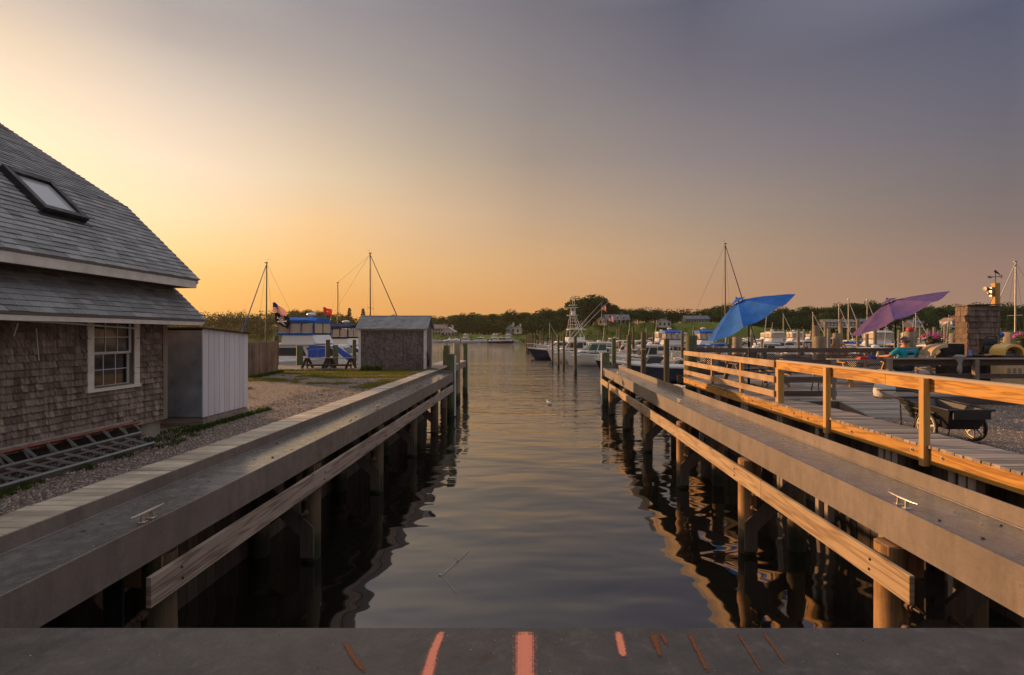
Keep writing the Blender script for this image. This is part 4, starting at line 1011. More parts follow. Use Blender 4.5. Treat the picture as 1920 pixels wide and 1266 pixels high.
house(1123,1137,608,599,594,272,'small yellow gabled wing at the left end of the white dormer house','far_wall_y','far_roof',2,gable=True)
house(811,836,627,616,609,280,'long two storey house partly hidden by the small shingled shed','far_wall_b','far_roof_red',5,storeys=2)
house(828,852,630,622,614,272,'white gabled house at the waterline right of the small shingled shed','far_wall','far_wall',4,gable=True)
house(950,965,624,616,609,276,'grey gabled house half hidden by bushes on the left of the pale green one','far_wall_b','far_wall',2,gable=True)
house(964,978,624,616,611,272,'small pale green gabled house across the open water','far_wall','far_wall',1,gable=True)
house(1234,1258,612,603,598,270,'small white house with a grey roof behind the crossed outrigger poles','far_wall','far_roof',3,gable=True)
house(1286,1330,605,598,592,284,'long pale blue grey house on the bank left of the blue umbrella','far_wall_b','far_roof',9,storeys=1)
house(1547,1606,612,604,599,270,'long white boathouse with many windows beyond the masts','far_wall','far_roof_red',9,storeys=2)
house(1612,1650,609,603,598,272,'grey house with a long low roof behind the tip of the purple umbrella','far_wall_b','far_roof',5)
house(1713,1731,612,605,600,268,'small white house on the far shore between the purple umbrella and the shingled tower','far_wall','far_roof',2)
house(1785,1800,612,601,596,262,'tall narrow white house peeking out left of the shingled tower','far_wall','far_roof_red',2,gable=True,storeys=2)

# ------------------------------------------------------------------ boats
def hull_fn(L, B, F, rake=.09, flare=.75, sheer=.45, stern=.92):
    def half(t): return B/2*(stern+(1-stern)*min(1, t*2.2))*(1-max(0, (t-.5)/.5)**2.3)
    def top(t): return F*(1+sheer*t*t*t+.04*(1-t))
    def pt(t, lvl):
        b = max(half(t), .012); s = top(t)
        rows = [(b, s), (b*1.015, s-.07), (b*.995, s-.16), (b*(flare+.08*(1-t)), s*.42), (b*(flare-.08)*(1-t*.25), .10+.35*t**4*F), (0, -.30+.30*t**5)]
        y, z = rows[lvl]
        x = -L/2+L*t*(1-rake)+rake*L*(t**3)*max(0, (z+.3)/(top(1)+.3))
        return (x, y, z)
    return pt, half, top
def boat(label, kind, L=7.5, B=2.5, F=.95, hull='gel_white', canvas='cv_blue', name='motor_boat', extra=(), group='boats moored in the marina'):
    cat = 'sailboat' if kind == 'sail' else 'boat'
    t = thing('sailboat' if kind == 'sail' else name, label, cat, (0,0,0), group)
    pt, half, top = hull_fn(L, B, F, .11 if kind != 'sail' else .14, .78, .45 if kind != 'sail' else .2, .9 if kind != 'sail' else .55)
    N_ = 14; mb = MB()
    for sg in (1, -1):
        rings = [[(pt(i/N_, l)[0], sg*pt(i/N_, l)[1], pt(i/N_, l)[2]) for l in range(2, 6)] for i in range(N_+1)]
        mb.loft(rings, 1, 0, False, False, True)
        rub = [[(pt(i/N_, l)[0], sg*pt(i/N_, l)[1]*1.004, pt(i/N_, l)[2]) for l in range(0, 3)] for i in range(N_+1)]
        mb.loft(rub, 1, 1, False, False)
    tr = [pt(0, l) for l in range(6)]; mb.add(tr+[(a,-b,c) for a,b,c in tr[::-1][1:]], [tuple(range(11))])
    h = mb.build('hull', [hull, 'gel_white'], t)
    mb = MB(); rings = []
    for i in range(N_+1):
        x, y, z = pt(i/N_, 0); rings.append([(x, y, z), (x, y*.93, z+.03), (x, 0, z+.05), (x, -y*.93, z+.03), (x, -y, z)])
    mb.loft(rings, 1, 0, False, False)
    xb = L/2
    if kind in ('console', 'run', 'cuddy', 'dark'):   # open cockpit coaming
        pass
    mb.build('deck', 'gel_cream' if 'cream' in extra else 'gel_white', t)
    ds = lambda x: top(max(0, min(1, (x+L/2)/L)))+.04   # deck height
    def block(nm, x0, x1, w, z0, z1, fr, rr_, ins, m, top_=0, bandm=None, b0=.35, b1=.8, par=None):
        """a cabin with a raked front (fr) and rear (rr_), and a band of windows"""
        mb = MB()
        def ring(k): z = z0+(z1-z0)*k; wi = w/2-ins*k; return [(x0+rr_*k, -wi, z), (x1-fr*k-.12*w, -wi, z), (x1-fr*k, -wi*.55, z), (x1-fr*k, wi*.55, z), (x1-fr*k-.12*w, wi, z), (x0+rr_*k, wi, z)]
        mb.loft([ring(0), ring(1)], 1, 0, True)
        c = mb.build(nm, m, par or t)
        if bandm:
            mb = MB()
            def rg(k, e): return [Vector(p)+Vector((e*(1 if i in (1,2,3,4) else 0), e*(-1 if p[1] < 0 else 1), 0)) for i, p in enumerate(ring(k))]
            a, b = rg(b0, .012), rg(b1, .012)
            for i in (0,1,2,3,4):
                pa, pb, pc, pd = a[i], a[i+1], b[i+1], b[i]
                n_ = 2 if i in (0,4) else 1
                for q in range(n_):
                    f0 = (q+.06)/n_; f1 = (q+.94)/n_
                    mb.quad(pa.lerp(pb, f0), pa.lerp(pb, f1), pd.lerp(pc, f1), pd.lerp(pc, f0))
            mb.build('window', bandm, c)
        return c
    def rail(x0, x1, h_=.55, nm='bow_rail', n=7):
        mb = MB()
        for sg in (1, -1):
            pts = []
            for k in range(n):
                x = x0+(x1-x0)*k/(n-1); tt = (x+L/2)/L; y = half(min(tt, .995))*.93
                pts.append((x, sg*y, ds(x)+h_)); mb.cyl((x, sg*y, ds(x)-.02), (x, sg*y, ds(x)+h_), .013, n=4, caps=False)
            mb.tube(pts, .018, 4)
        a = half(min((x1+L/2)/L, .995))*.93; mb.tube([(x1, a, ds(x1)+h_), (x1+.1, 0, ds(x1)+h_), (x1, -a, ds(x1)+h_)], .018, 4)
        mb.build(nm, 'galv', t)
    def slab(nm, x0, x1, w, z, th, m, posts=True, zb_=None, par=None, arch=.06, vinyl=None):
        mb = MB(); rings = []
        for k in range(5):
            x = x0+(x1-x0)*k/4; e = .9 if k in (0,4) else 1; zz_ = z-(.05 if k in (0,4) else 0)
            rings.append([(x,-w/2*e,zz_),(x,-w/4,zz_+arch),(x,w/4,zz_+arch),(x,w/2*e,zz_),(x,w/2*e,zz_-th),(x,-w/2*e,zz_-th)])
        mb.loft(rings, 1, 0, True); c = mb.build(nm, m, par or t)
        if posts:
            mb = MB()
            for xx in (x0+.15, x1-.15):
                for sg in (1,-1): mb.cyl((xx+.1*(1 if xx < (x0+x1)/2 else -1), sg*w*.44, zb_ if zb_ is not None else ds(xx)), (xx, sg*w*.44, z-th), .022, n=5)
            mb.build('top_frame', 'galv', par or t)
        if vinyl:
            mb = MB(); zb2 = zb_
            for sg in (1,-1):
                for q in range(3):
                    xa = x0+.1+(x1-x0-.2)*(q+.06)/3; xc = x0+.1+(x1-x0-.2)*(q+.94)/3; mb.quad((xa, sg*w*.455, zb2+.12), (xc, sg*w*.455, zb2+.12), (xc, sg*w*.47, z-th-.08), (xa, sg*w*.47, z-th-.08))
            for xx in (x0+.06, x1-.06):
                for q in range(2):
                    ya = -w*.44+w*.88*(q+.06)/2; yb = -w*.44+w*.88*(q+.94)/2; mb.quad((xx, ya, zb2+.12), (xx, yb, zb2+.12), (xx, yb, z-th-.08), (xx, ya, z-th-.08))
            v = mb.build('clear_curtain', 'vinyl', c)
            fr = MB()
            for sg in (1,-1):
                for q in range(3):
                    xa = x0+.1+(x1-x0-.2)*(q+.06)/3; xc = x0+.1+(x1-x0-.2)*(q+.94)/3; yy_ = sg*w*.475
                    fr.tube([(xa,yy_,zb2+.14),(xc,yy_,zb2+.14),(xc,yy_,z-th-.1),(xa,yy_,z-th-.1),(xa,yy_,zb2+.14)], .022, 4)
            fr.build('curtain_zip', 'gel_white', c)
            mb = MB()
            for sg in (1,-1):
                for q in range(4): xa = x0+.1+(x1-x0-.2)*q/3; mb.box(xa-.035, xa+.035, sg*w*.46-.015, sg*w*.46+.015, zb2, z-th)
                mb.box(x0+.1, x1-.1, sg*w*.46-.02, sg*w*.46+.02, zb2-.02, zb2+.13)
            mb.build('canvas_strip', canvas, c)
        return c
    def motor(n=1):
        for k in range(n):
            y = (k-(n-1)/2)*.55; mb = MB(); x = -L/2
            mb.loft([[(x-.1,y-.16,F+.05),(x-.1,y+.16,F+.05),(x-.5,y+.14,F+.05),(x-.5,y-.14,F+.05)],[(x-.06,y-.19,F+.4),(x-.06,y+.19,F+.4),(x-.62,y+.16,F+.35),(x-.62,y-.16,F+.35)],[(x-.14,y-.13,F+.62),(x-.14,y+.13,F+.62),(x-.5,y+.1,F+.55),(x-.5,y-.1,F+.55)]])
            mb.box(x-.42,x-.14,y-.07,y+.07,-.4,F+.06); mb.box(x-.15,x+.02,y-.12,y+.12,F-.25,F+.1); mb.build('outboard_motor', 'motor', t)
    def antenna(x, y, z, l, lean=.1):
        mb = MB(); mb.tube([(x,y,z),(x-lean*l,y,z+l)], [.03,.018], 4); mb.build('antenna', 'white_paint', t)
    def seat(x, y=0, w=.5, m='gel_cream'):
        mb = MB(); z = ds(x)-.05; mb.box(x-.2,x+.25,y-w/2,y+w/2,z,z+.35,bev=.04); mb.box(x-.3,x-.2,y-w/2,y+w/2,z+.1,z+.75,bev=.03); mb.build('seat', m, t)
    def shield(x, w, z, h_, r_, m='glass'):
        mb = MB(); fr = MB(); pts = [(x-.6*w, w/2), (x-.1*w, w*.46), (x, w*.22), (x, -w*.22), (x-.1*w, -w*.46), (x-.6*w, -w/2)]
        for i in range(5):
            (xa, ya), (xb_, yb) = pts[i], pts[i+1]; mb.quad((xa,ya,z),(xb_,yb,z),(xb_-r_,yb*.93,z+h_),(xa-r_,ya*.93,z+h_))
        fr.tube([(xa-r_, ya*.93, z+h_) for xa, ya in pts], .02, 4)
        for xa, ya in pts: fr.cyl((xa,ya,z),(xa-r_,ya*.93,z+h_),.015,n=4,caps=False)
        s_ = mb.build('windshield', m, t, fix=False); fr.build('shield_frame', 'galv', s_)
    if kind == 'console':
        mb = MB(); z = ds(0); mb.loft([[(-.35,-.42,z-.05),(.55,-.42,z-.05),(.55,.42,z-.05),(-.35,.42,z-.05)],[(-.3,-.4,z+.75),(.35,-.4,z+.75),(.35,.4,z+.75),(-.3,.4,z+.75)]]); mb.build('console', 'gel_white', t)
        shield(.45, .8, z+.72, .45, .15); seat(-.9, 0, .9)
        slab('t_top', -1.2, .9, B*.75, z+1.95, .07, canvas, True, z); motor(2 if L > 8 else 1); rail(.6, L/2-.35, .3); antenna(-.6,.4,z+1.95,2.4)
        if 'rods' in extra:
            mb = MB()
            for k in range(5): mb.tube([(-1.15, -.6+.3*k, z+1.9),(-1.5,-.6+.3*k, z+3.2)], [.015,.006], 4)
            mb.build('fishing_rod', 'dark_metal', t)
    elif kind == 'run':
        block('foredeck', L*.05, L*.36, B*.72, F*.95, F*1.25, .9, 0, .15, 'gel_white'); shield(L*.12, B*.78, ds(0)+.12, .5, .35); seat(-.5,.5); seat(-.5,-.5); seat(-L*.36, 0, B*.6); motor(1); rail(L*.2, L/2-.35, .28)
        if 'top' in extra: slab('bimini_top', -L*.28, L*.06, B*.78, ds(0)+1.55, .04, canvas)
    elif kind == 'cover':
        mb = MB(); rings = []
        for k in range(9):
            tt = .02+.9*k/8; x = -L/2+L*tt*.97; w_ = half(tt)*1.0; z = top(tt)+.02; hh = [.15,.45,.6,.75,.95,.7,.4,.25,.1][k]
            rings.append([(x, w_*math.cos(a), z-.12+(hh+.12)*math.sin(a)**.8 if math.sin(a) > 0 else z-.12) for a in [math.pi*q/8 for q in range(9)]])
        mb.loft(rings, 1, 0, True, True, True); mb.build('boat_cover', canvas, t); motor(1)
    elif kind == 'cuddy':
        block('cabin', -L*.02, L*.38, B*.70, F*.98, F*1.5, 1.0, 0, .22, 'gel_white', 0, 'glass', .35, .75)
        c = block('wheelhouse', -L*.12, L*.20, B*.72, F*1.3, F*1.3+1.15, .75, .0, .12, 'gel_white', 0, 'glass_green' if 'green' in extra else 'glass', .22, .86)
        slab('hardtop', -L*.2, L*.14, B*.76, F*1.3+1.24, .09, 'gel_white', False); motor(2); rail(L*.08, L/2-.3, .5); antenna(-.6,.5,F*1.3+1.24,2.6); seat(-L*.3,0,1.0)
        mb = MB(); mb.ball((-.2,0,F*1.3+1.38),(.28,.28,.14),10,6); mb.build('radar_dome', 'gel_white', t)
        if 'logo' in extra:
            for sg in (1,-1):
                mb = MB(); xx = L*.04; mb.ball((xx, sg*B*.352, F*1.36), (.20,.02,.085), 12, 6); mb.build('oval_badge', 'gel_navy', t)
    elif kind in ('fly', 'sport'):
        block('cabin', -L*.16, L*.34, B*.80, F*.95, F+1.15, 1.5, .05, .22, 'gel_white', 0, 'glass', .42, .85)
        z = F+1.2
        mb = MB(); mb.box(-L*.24, L*.08, -B*.38, B*.38, z-.05, z+.04); mb.build('bridge_deck', 'gel_white', t)
        block('bridge_coaming', -L*.13, L*.12, B*.70, z+.04, z+.62, .35, .05, .06, 'gel_white', 0, None, .3, .7)
        if kind == 'fly':
            slab('bridge_canopy', -L*.16, L*.08, B*.74, z+1.62, .14, canvas, True, z+.62, arch=.2, vinyl=True)
            mb = MB(); mb.ball((0,0,z+2.02),(.32,.32,.15),10,6); mb.cyl((0,0,z+1.75),(0,0,z+1.9),.1,n=8); mb.build('radar_dome', 'gel_white', t)
            if 'blue' in extra:
                mb = MB()
                for sg in (1,-1): mb.hexa([(L*.05,sg*B*.42,F+.2),(L*.34,sg*B*.36,F+.2),(L*.34,sg*B*.31,F+.22),(L*.05,sg*B*.37,F+.22),(L*.05,sg*B*.38,F+1.15),(L*.22,sg*B*.335,F+1.05),(L*.22,sg*B*.3,F+1.05),(L*.05,sg*B*.33,F+1.15)])
                mb.build('window_cover', 'gel_blue', t)
                mb = MB(); mb.ball((-L*.1,B*.2,z+.95),(.35,.25,.22),10,6); mb.build('life_raft', 'red', t)
        else:
            slab('hardtop', -L*.15, L*.07, B*.72, z+2.0, .07, 'gel_white', True, z+.6, vinyl=None)
            # tuna tower
            mb = MB(); zt = z+5.6
            for sg in (1,-1):
                mb.tube([(-L*.14, sg*B*.36, z), (-.4, sg*.45, zt-1.4), (-.25, sg*.38, zt)], .05, 5); mb.tube([(L*.07, sg*B*.36, z+.5), (.45, sg*.42, zt-1.4), (.3, sg*.36, zt)], .05, 5)
                mb.tube([(-L*.02, sg*B*.34, z+2.0), (0, sg*.45, zt-1.4)], .028, 5)
                for q in range(5):
                    zq = z+2.2+q*.55; mb.cyl((-.8+q*.08, sg*(.9-.1*q), zq), (.8-q*.08, sg*(.9-.1*q), zq), .018, n=4)
            for q in range(7): zq = z+2.2+q*.45; mb.cyl((-.55+q*.05, -.22, zq), (-.55+q*.05, .22, zq), .018, n=4)
            mb.tube([(.9,-.5,zt),(.9,.5,zt),(-.8,.5,zt),(-.8,-.5,zt),(.9,-.5,zt)], .03, 4); mb.box(-.8,.9,-.5,.5,zt-1.35,zt-1.28); mb.build('tuna_tower', 'white_paint', t)
            mb = MB(); mb.box(-.3,.25,-.35,.35,zt-1.28,zt-.6,bev=.04); mb.build('tower_console', 'gel_white', t)
            mb = MB(); mb.box(-.6,.6,-.55,.55,zt+.35,zt+.42); mb.cyl((0,0,zt),(0,0,zt+.38),.04,n=6); mb.build('tower_top', 'gel_white', t)
            for sg in (1,-1):
                mb = MB(); mb.tube([(.3, sg*B*.36, z+.6), (-3.2, sg*(B*.36+.5), z+4.2), (-6.0, sg*(B*.36+.9), z+7.0)], [.05,.04,.02], 5); mb.tube([(.3, sg*B*.36, z+.6), (-2.0, sg*(B*.36+.2), z+3.6)], .02, 4); mb.build('outrigger', 'white_paint', t)
            antenna(.1,.2,zt+.4,2.8,.02); antenna(-.3,-.2,zt+.4,2.2,.02)
            mb = MB(); mb.box(L/2-.4, L/2+1.3, -.25, .25, top(1)+.05, top(1)+.12); mb.build('bow_pulpit', 'gel_white', t)
        rail(L*.0, L/2-.4, .6, n=9)
        mb = MB(); mb.box(-L*.47,-L*.18,-B*.36,B*.36,F*.4,F*.42); mb.box(-L*.30,-L*.28,-.2,.2,F*.42,F+.5); mb.build('fighting_chair', 'gel_white', t)
    elif kind == 'sail':
        block('cabin', -L*.12, L*.24, B*.55, F*.98, F+.45, .7, .1, .15, 'gel_white', 0, 'glass', .35, .75)
        H_ = dict(extra).get('mast', L*1.25) if isinstance(extra, dict) else L*1.25
        furl = extra.get('furl', 'cv_navy') if isinstance(extra, dict) else 'cv_navy'
        xm = L*.08; mb = MB(); mb.tube([(xm,0,F+.3),(xm-.05,0,H_)], [.085,.06], 8); mb.cyl((xm-.7,0,H_*.55),(xm+.0,0,H_*.55),.001,n=4)
        mb.cyl((xm,-B*.32,H_*.52),(xm,B*.32,H_*.52),.022,n=5); mb.box(xm-.16,xm+.12,-.08,.08,H_-.04,H_+.05); mb.tube([(xm-.1,0,H_),(xm-.1,0,H_+.35),(xm-.4,0,H_+.36)],.012,4); mb.build('mast', extra.get('mm', 'alu') if isinstance(extra, dict) else 'alu', t)
        mb = MB(); mb.tube([(xm-.05,0,F+1.35),(xm-L*.4,0,F+1.3)], .06, 6); b_ = mb.build('boom', 'alu', t)
        mb = MB(); mb.tube([(xm-.05,0,F+1.6),(xm-.6,0,F+1.55),(xm-L*.38,0,F+1.42)], [.2,.17,.09], 8); mb.build('sail_cover', canvas, b_)
        mb = MB(); mb.tube([(xm+.03,0,H_-.3),(L*.47,0,F+.35)], [.035,.075], 6); mb.build('furled_jib', furl, t)
        mb = MB()
        for a, b in (((-L*.49,0,F),(xm,0,H_)),((xm,B*.46,F),(xm,B*.32,H_*.52)),((xm,-B*.46,F),(xm,-B*.32,H_*.52)),((xm,B*.32,H_*.52),(xm,0,H_-.1)),((xm,-B*.32,H_*.52),(xm,0,H_-.1)),((xm-.6,B*.46,F),(xm,0,H_*.52)),((xm-.6,-B*.46,F),(xm,0,H_*.52))):
            mb.cyl(a, b, .011, n=4, caps=False)
        mb.build('rigging', 'dark_metal', t); rail(-L*.45, L/2-.3, .55, 'guard_rail', 9)
        if isinstance(extra, dict) and extra.get('mizzen'):
            mb = MB(); xz = -L*.215; mb.tube([(xz,0,F+.1),(xz,0,extra['mizzen'])], [.07,.05], 7); mb.box(xz-.12,xz+.12,-.07,.07,extra['mizzen']-.03,extra['mizzen']+.04); mb.cyl((xz,0,extra['mizzen']),(xm,0,H_-.2),.01,n=4,caps=False); mb.cyl((xz,0,extra['mizzen']),(xz-1.8,.3,F),.01,n=4,caps=False); mb.cyl((xz,0,extra['mizzen']-.1),(xz+.9,-.8,F),.01,n=4,caps=False); mb.build('mizzen_mast', 'mast_dark', t)
    elif kind == 'skiff':
        for x in (-L*.25, L*.05): 
            mb = MB(); mb.box(x-.14,x+.14,-half(.4)*.9,half(.4)*.9,ds(x)-.02,ds(x)+.05); mb.build('seat', 'wood_tan_x', t)
        motor(1)
        if 'rope' in extra:
            mb = MB(); mb.tube([(L/2-.3,0,ds(L/2)),(L/2-.1,.5,ds(L/2)+.1),(L/2-.6,.9,ds(0)),(0,1.3,ds(0)-.3),(-.5,1.6,ds(0)-.1)], .02, 5); mb.build('mooring_rope', 'white_paint', t)
    return t
def moor(t, x, y, heading, ws=W):
    """heading: degrees, 0 points the bow to the right, 180 to the left"""
    t.location = (x, y, ws); t.rotation_euler[2] = R(heading); return t
SOLO = None
moor(boat('large white flybridge cruiser with blue canvas enclosure behind the trestle benches','fly',11,3.7,2.0,'gel_white','cv_blue','cabin_cruiser',('blue',),SOLO), PX(578,35), 35.5, -4)
moor(boat('white flybridge boat with navy canvas between the blue canvas cruiser and the small shed','fly',9,3.3,1.7,'gel_white','cv_navy','cabin_cruiser',(),SOLO), PX(645,43), 43.5, -4)
moor(boat('white wheelhouse boat whose top shows just left of the small shed roof','fly',10,3.5,1.5,'gel_white','cv_white','cabin_cruiser',(),SOLO), PX(676,52), 52, 0)
moor(boat('sailboat with a blue furled jib on the left behind the brown board fence','sail',10,3.1,1.0,'gel_white','cv_blue','sailboat',{'mast': 1.8+140*.055+2.06,'furl':'cv_blue','mm':'mast_dark'},SOLO), PX(512,55), 55, 172)
moor(boat('two masted sailboat rising behind the small shingled shed','sail',13,3.6,1.2,'gel_white','cv_navy','sailboat',{'mast': 152*.0625+3.86,'mizzen': 97*.0625+3.86,'furl':'cv_navy','mm':'mast_dark'},SOLO), PX(678,60), 60, 0)
moor(boat('white sport fishing boat with a tall tuna tower and outriggers at the harbour mouth','sport',13,4.3,1.55,'gel_white','cv_white','sport_fishing_boat',(),SOLO), PX(1076,84), 86, 188)
moor(boat('dark hulled workboat tied alongside the tower boat with its bow in shadow','skiff',12,3.6,1.25,'gel_navy','cv_navy','workboat',(),SOLO), PX(1062,78), 81, 186)
moor(boat('white pilothouse boat with green tinted windows and a dark oval badge','cuddy',8.6,2.9,1.25,'gel_white','cv_white','motor_boat',('green','logo'),SOLO), PX(1120,64), 64, 180)
moor(boat('navy hulled runabout with white deck and windshield just past the right runway','run',9.6,2.8,1.35,'gel_navy','cv_navy','motor_boat',(),SOLO), PX(1232,40), 40.5, 176)
moor(boat('maroon hulled skiff with white rim between the runabout and the tan railing','skiff',4.6,1.8,.95,'gel_red','cv_navy','skiff',('rope',),SOLO), PX(1292,26.5), 27.3, 182)
moor(boat('small grey skiff floating low behind the end of the right runway','skiff',4.8,1.8,.5,'gel_grey','cv_navy','skiff',(),SOLO), PX(1260,33), 32.5, 178)
moor(boat('white motor boat moored between the tower boat and the pilothouse boat','cuddy',8.2,2.8,1.3,'gel_white','cv_white','motor_boat',(),SOLO), PX(1078,73), 72, 184)
# marina rows on the right: (pixel x, distance, kind, length, hull, canvas, heading, options)
rows = {
 'nearest': [(1215,54,'cuddy',7.5,'gel_white','cv_white',170,()),(1345,47,'console',7.2,'gel_white','cv_cyan',178,('rods',)),(1478,50,'cover',7.5,'gel_grey','cv_navy',176,()),(1585,49,'run',6.8,'gel_white','cv_tan',182,('top',)),(1690,47,'console',7.0,'gel_cream','cv_tan',178,()),(1808,49,'run',7.2,'gel_cream','cv_tan',180,('top',)),(1905,50,'cuddy',7.6,'gel_white','cv_white',175,()),(1275,43,'run',6.2,'gel_white','cv_white',182,()),(1412,41,'cuddy',6.8,'gel_white','cv_white',179,()),(1535,40,'run',6.4,'gel_white','cv_white',177,()),(1636,42,'cuddy',7.0,'gel_white','cv_white',182,()),(1752,41,'console',6.6,'gel_white','cv_white',178,('rods',)),(1862,42,'cover',6.6,'gel_white','cv_white',181,())],
 'second': [(1168,68,'console',7.2,'gel_white','cv_white',182,()),(1255,66,'fly',9.5,'gel_white','cv_blue',178,()),(1318,63,'fly',9.8,'gel_white','cv_blue',181,()),(1432,64,'cuddy',8.4,'gel_white','cv_navy',178,()),(1510,66,'console',8.2,'gel_white','cv_white',184,('rods',)),(1575,62,'run',7.5,'gel_white','cv_white',176,('top',)),(1640,70,'fly',11,'gel_cream','cv_white',181,('cream',)),(1748,66,'cuddy',8.6,'gel_cream','cv_tan',178,('cream',)),(1842,68,'console',7.8,'gel_white','cv_white',183,()),(1912,66,'cover',7.6,'gel_white','cv_blue',180,())],
 'third': [(1140,98,'run',7,'gel_white','cv_white',184,()),(1202,94,'cuddy',8.2,'gel_white','cv_white',178,()),(1240,92,'fly',11,'gel_white','cv_white',182,()),(1290,96,'cuddy',8.6,'gel_cream','cv_white',176,()),(1398,95,'cuddy',8.8,'gel_white','cv_tan',180,()),(1448,92,'fly',10.5,'gel_white','cv_white',184,()),(1488,98,'fly',10.5,'gel_cream','cv_white',178,()),(1538,94,'console',7.8,'gel_white','cv_white',180,()),(1598,96,'cuddy',9,'gel_white','cv_navy',182,()),(1655,98,'run',8,'gel_white','cv_tan',176,('top',)),(1712,92,'cover',8,'gel_white','cv_white',180,()),(1765,96,'cuddy',8.6,'gel_cream','cv_white',183,()),(1882,94,'run',8.6,'gel_cream','cv_tan',178,('top',)),(1916,97,'cuddy',9,'gel_white','cv_white',180,())],
 'farthest': [(1150,150,'cuddy',9,'gel_white','cv_white',184,()),(1185,146,'run',8,'gel_white','cv_white',178,()),(1222,150,'cuddy',9,'gel_white','cv_white',182,()),(1275,148,'fly',11,'gel_white','cv_white',176,()),(1402,150,'cuddy',9.5,'gel_white','cv_white',180,()),(1436,146,'fly',12,'gel_cream','cv_white',184,()),(1468,150,'cuddy',10,'gel_white','cv_white',178,()),(1520,148,'fly',11,'gel_white','cv_navy',180,()),(1560,150,'cuddy',10,'gel_white','cv_white',182,()),(1602,146,'run',9,'gel_white','cv_tan',176,('top',)),(1650,150,'cuddy',10,'gel_cream','cv_white',183,()),(1700,148,'fly',11,'gel_white','cv_white',178,()),(1735,150,'cuddy',10,'gel_white','cv_white',180,()),(1772,147,'cuddy',10,'gel_white','cv_navy',176,())]}
KN = {'console':'centre console boat','cover':'canvas covered boat','run':'open runabout','cuddy':'pilothouse boat','fly':'flybridge cruiser','sport':'tower fishing boat'}
HN = {'gel_white':'white','gel_grey':'grey','gel_cream':'cream','gel_navy':'navy'}
CN = {'cv_white':'','cv_cyan':' with bright blue top','cv_navy':' with navy canvas','cv_tan':' with tan canvas','cv_blue':' with blue canvas'}
for rn, lst in rows.items():
    lst.sort()
    for i, (px, Y, k, L, h, c, hd, ex) in enumerate(lst):
        F = {'console':.95,'cover':.9,'run':.95,'cuddy':1.15,'fly':1.35,'sport':1.4}[k]
        showc = CN[c] if k in ('console','cover','fly') or 'top' in ex else ''
        b = boat(f'{HN[h]} {KN[k]}{showc}, {nth(i)} from left in the {rn} marina row', k, L, L*.34, F, h, c, 'motor_boat', ex)
        moor(b, PX(px, Y), Y, hd+rnd(-3,3))
moor(boat('sailboat whose tall mast rises just left of the blue umbrella','sail',10.5,3.2,1.1,'gel_white','cv_blue','sailboat',{'mast':170*.0625+3.86,'furl':'cv_navy','mm':'mast_dark'},SOLO), PX(1347,60), 60, 2)
moor(boat('sailboat at the right edge of the picture with a pale furled jib','sail',9.5,3.0,1.1,'gel_white','cv_blue','sailboat',{'mast':137*.052+3.86,'furl':'cv_white'},SOLO), PX(1912,50)+.4, 50, 172)
for i, (px, yt, Y, fl) in enumerate([(1592,561,82,'cv_white'),(1574,572,86,'cv_white'),(1627,562,84,'cv_white'),(1525,586,88,'cv_white'),(1469,588,120,'cv_white'),(1718,588,90,'cv_white'),(1694,603,88,'cv_white'),(1031,606,160,'cv_white')]):
    desc = ['tallest bare mast, left of the purple umbrella','leaning bare mast just left of the tallest marina mast','mast standing right at the edge of the purple umbrella','short mast above the thick near pile, right of the willow like tree','short far mast just right of the blue umbrella tip','mast right of the purple umbrella pole','small mast close beside the purple umbrella pole','small masts near the pier of the harbour mouth'][i]
    moor(boat(f'white sailboat with {desc}','sail',8.5,2.7,1.0,'gel_white','cv_navy' if i % 2 else 'cv_blue','sailboat',{'mast':(627-yt)*Y/960+3.86,'furl':fl},SOLO), PX(px, Y)-.7, Y, rnd(-6,6))
# boats moored at the far shore, beyond the open water
for i, (px, Y, k, L, h) in enumerate([(822,245,'run',7,'gel_white'),(856,240,'cover',8,'gel_white'),(872,236,'fly',9,'gel_white'),(884,228,'run',9,'gel_white'),(901,238,'cuddy',10,'gel_white'),(914,240,'run',9,'gel_white'),(926,244,'fly',10,'gel_white'),(941,226,'cuddy',12,'gel_navy'),(952,240,'fly',10,'gel_white')]):
    b = boat(f'{HN[h]} {KN[k]} moored at the far shore across open water, {nth(i)} from the left', k, L, L*.3, .95, h, 'cv_white', 'motor_boat', (), 'boats at the far shore'); moor(b, PX(px, Y), Y, rnd(-8,8)+(0 if i % 2 else 180))

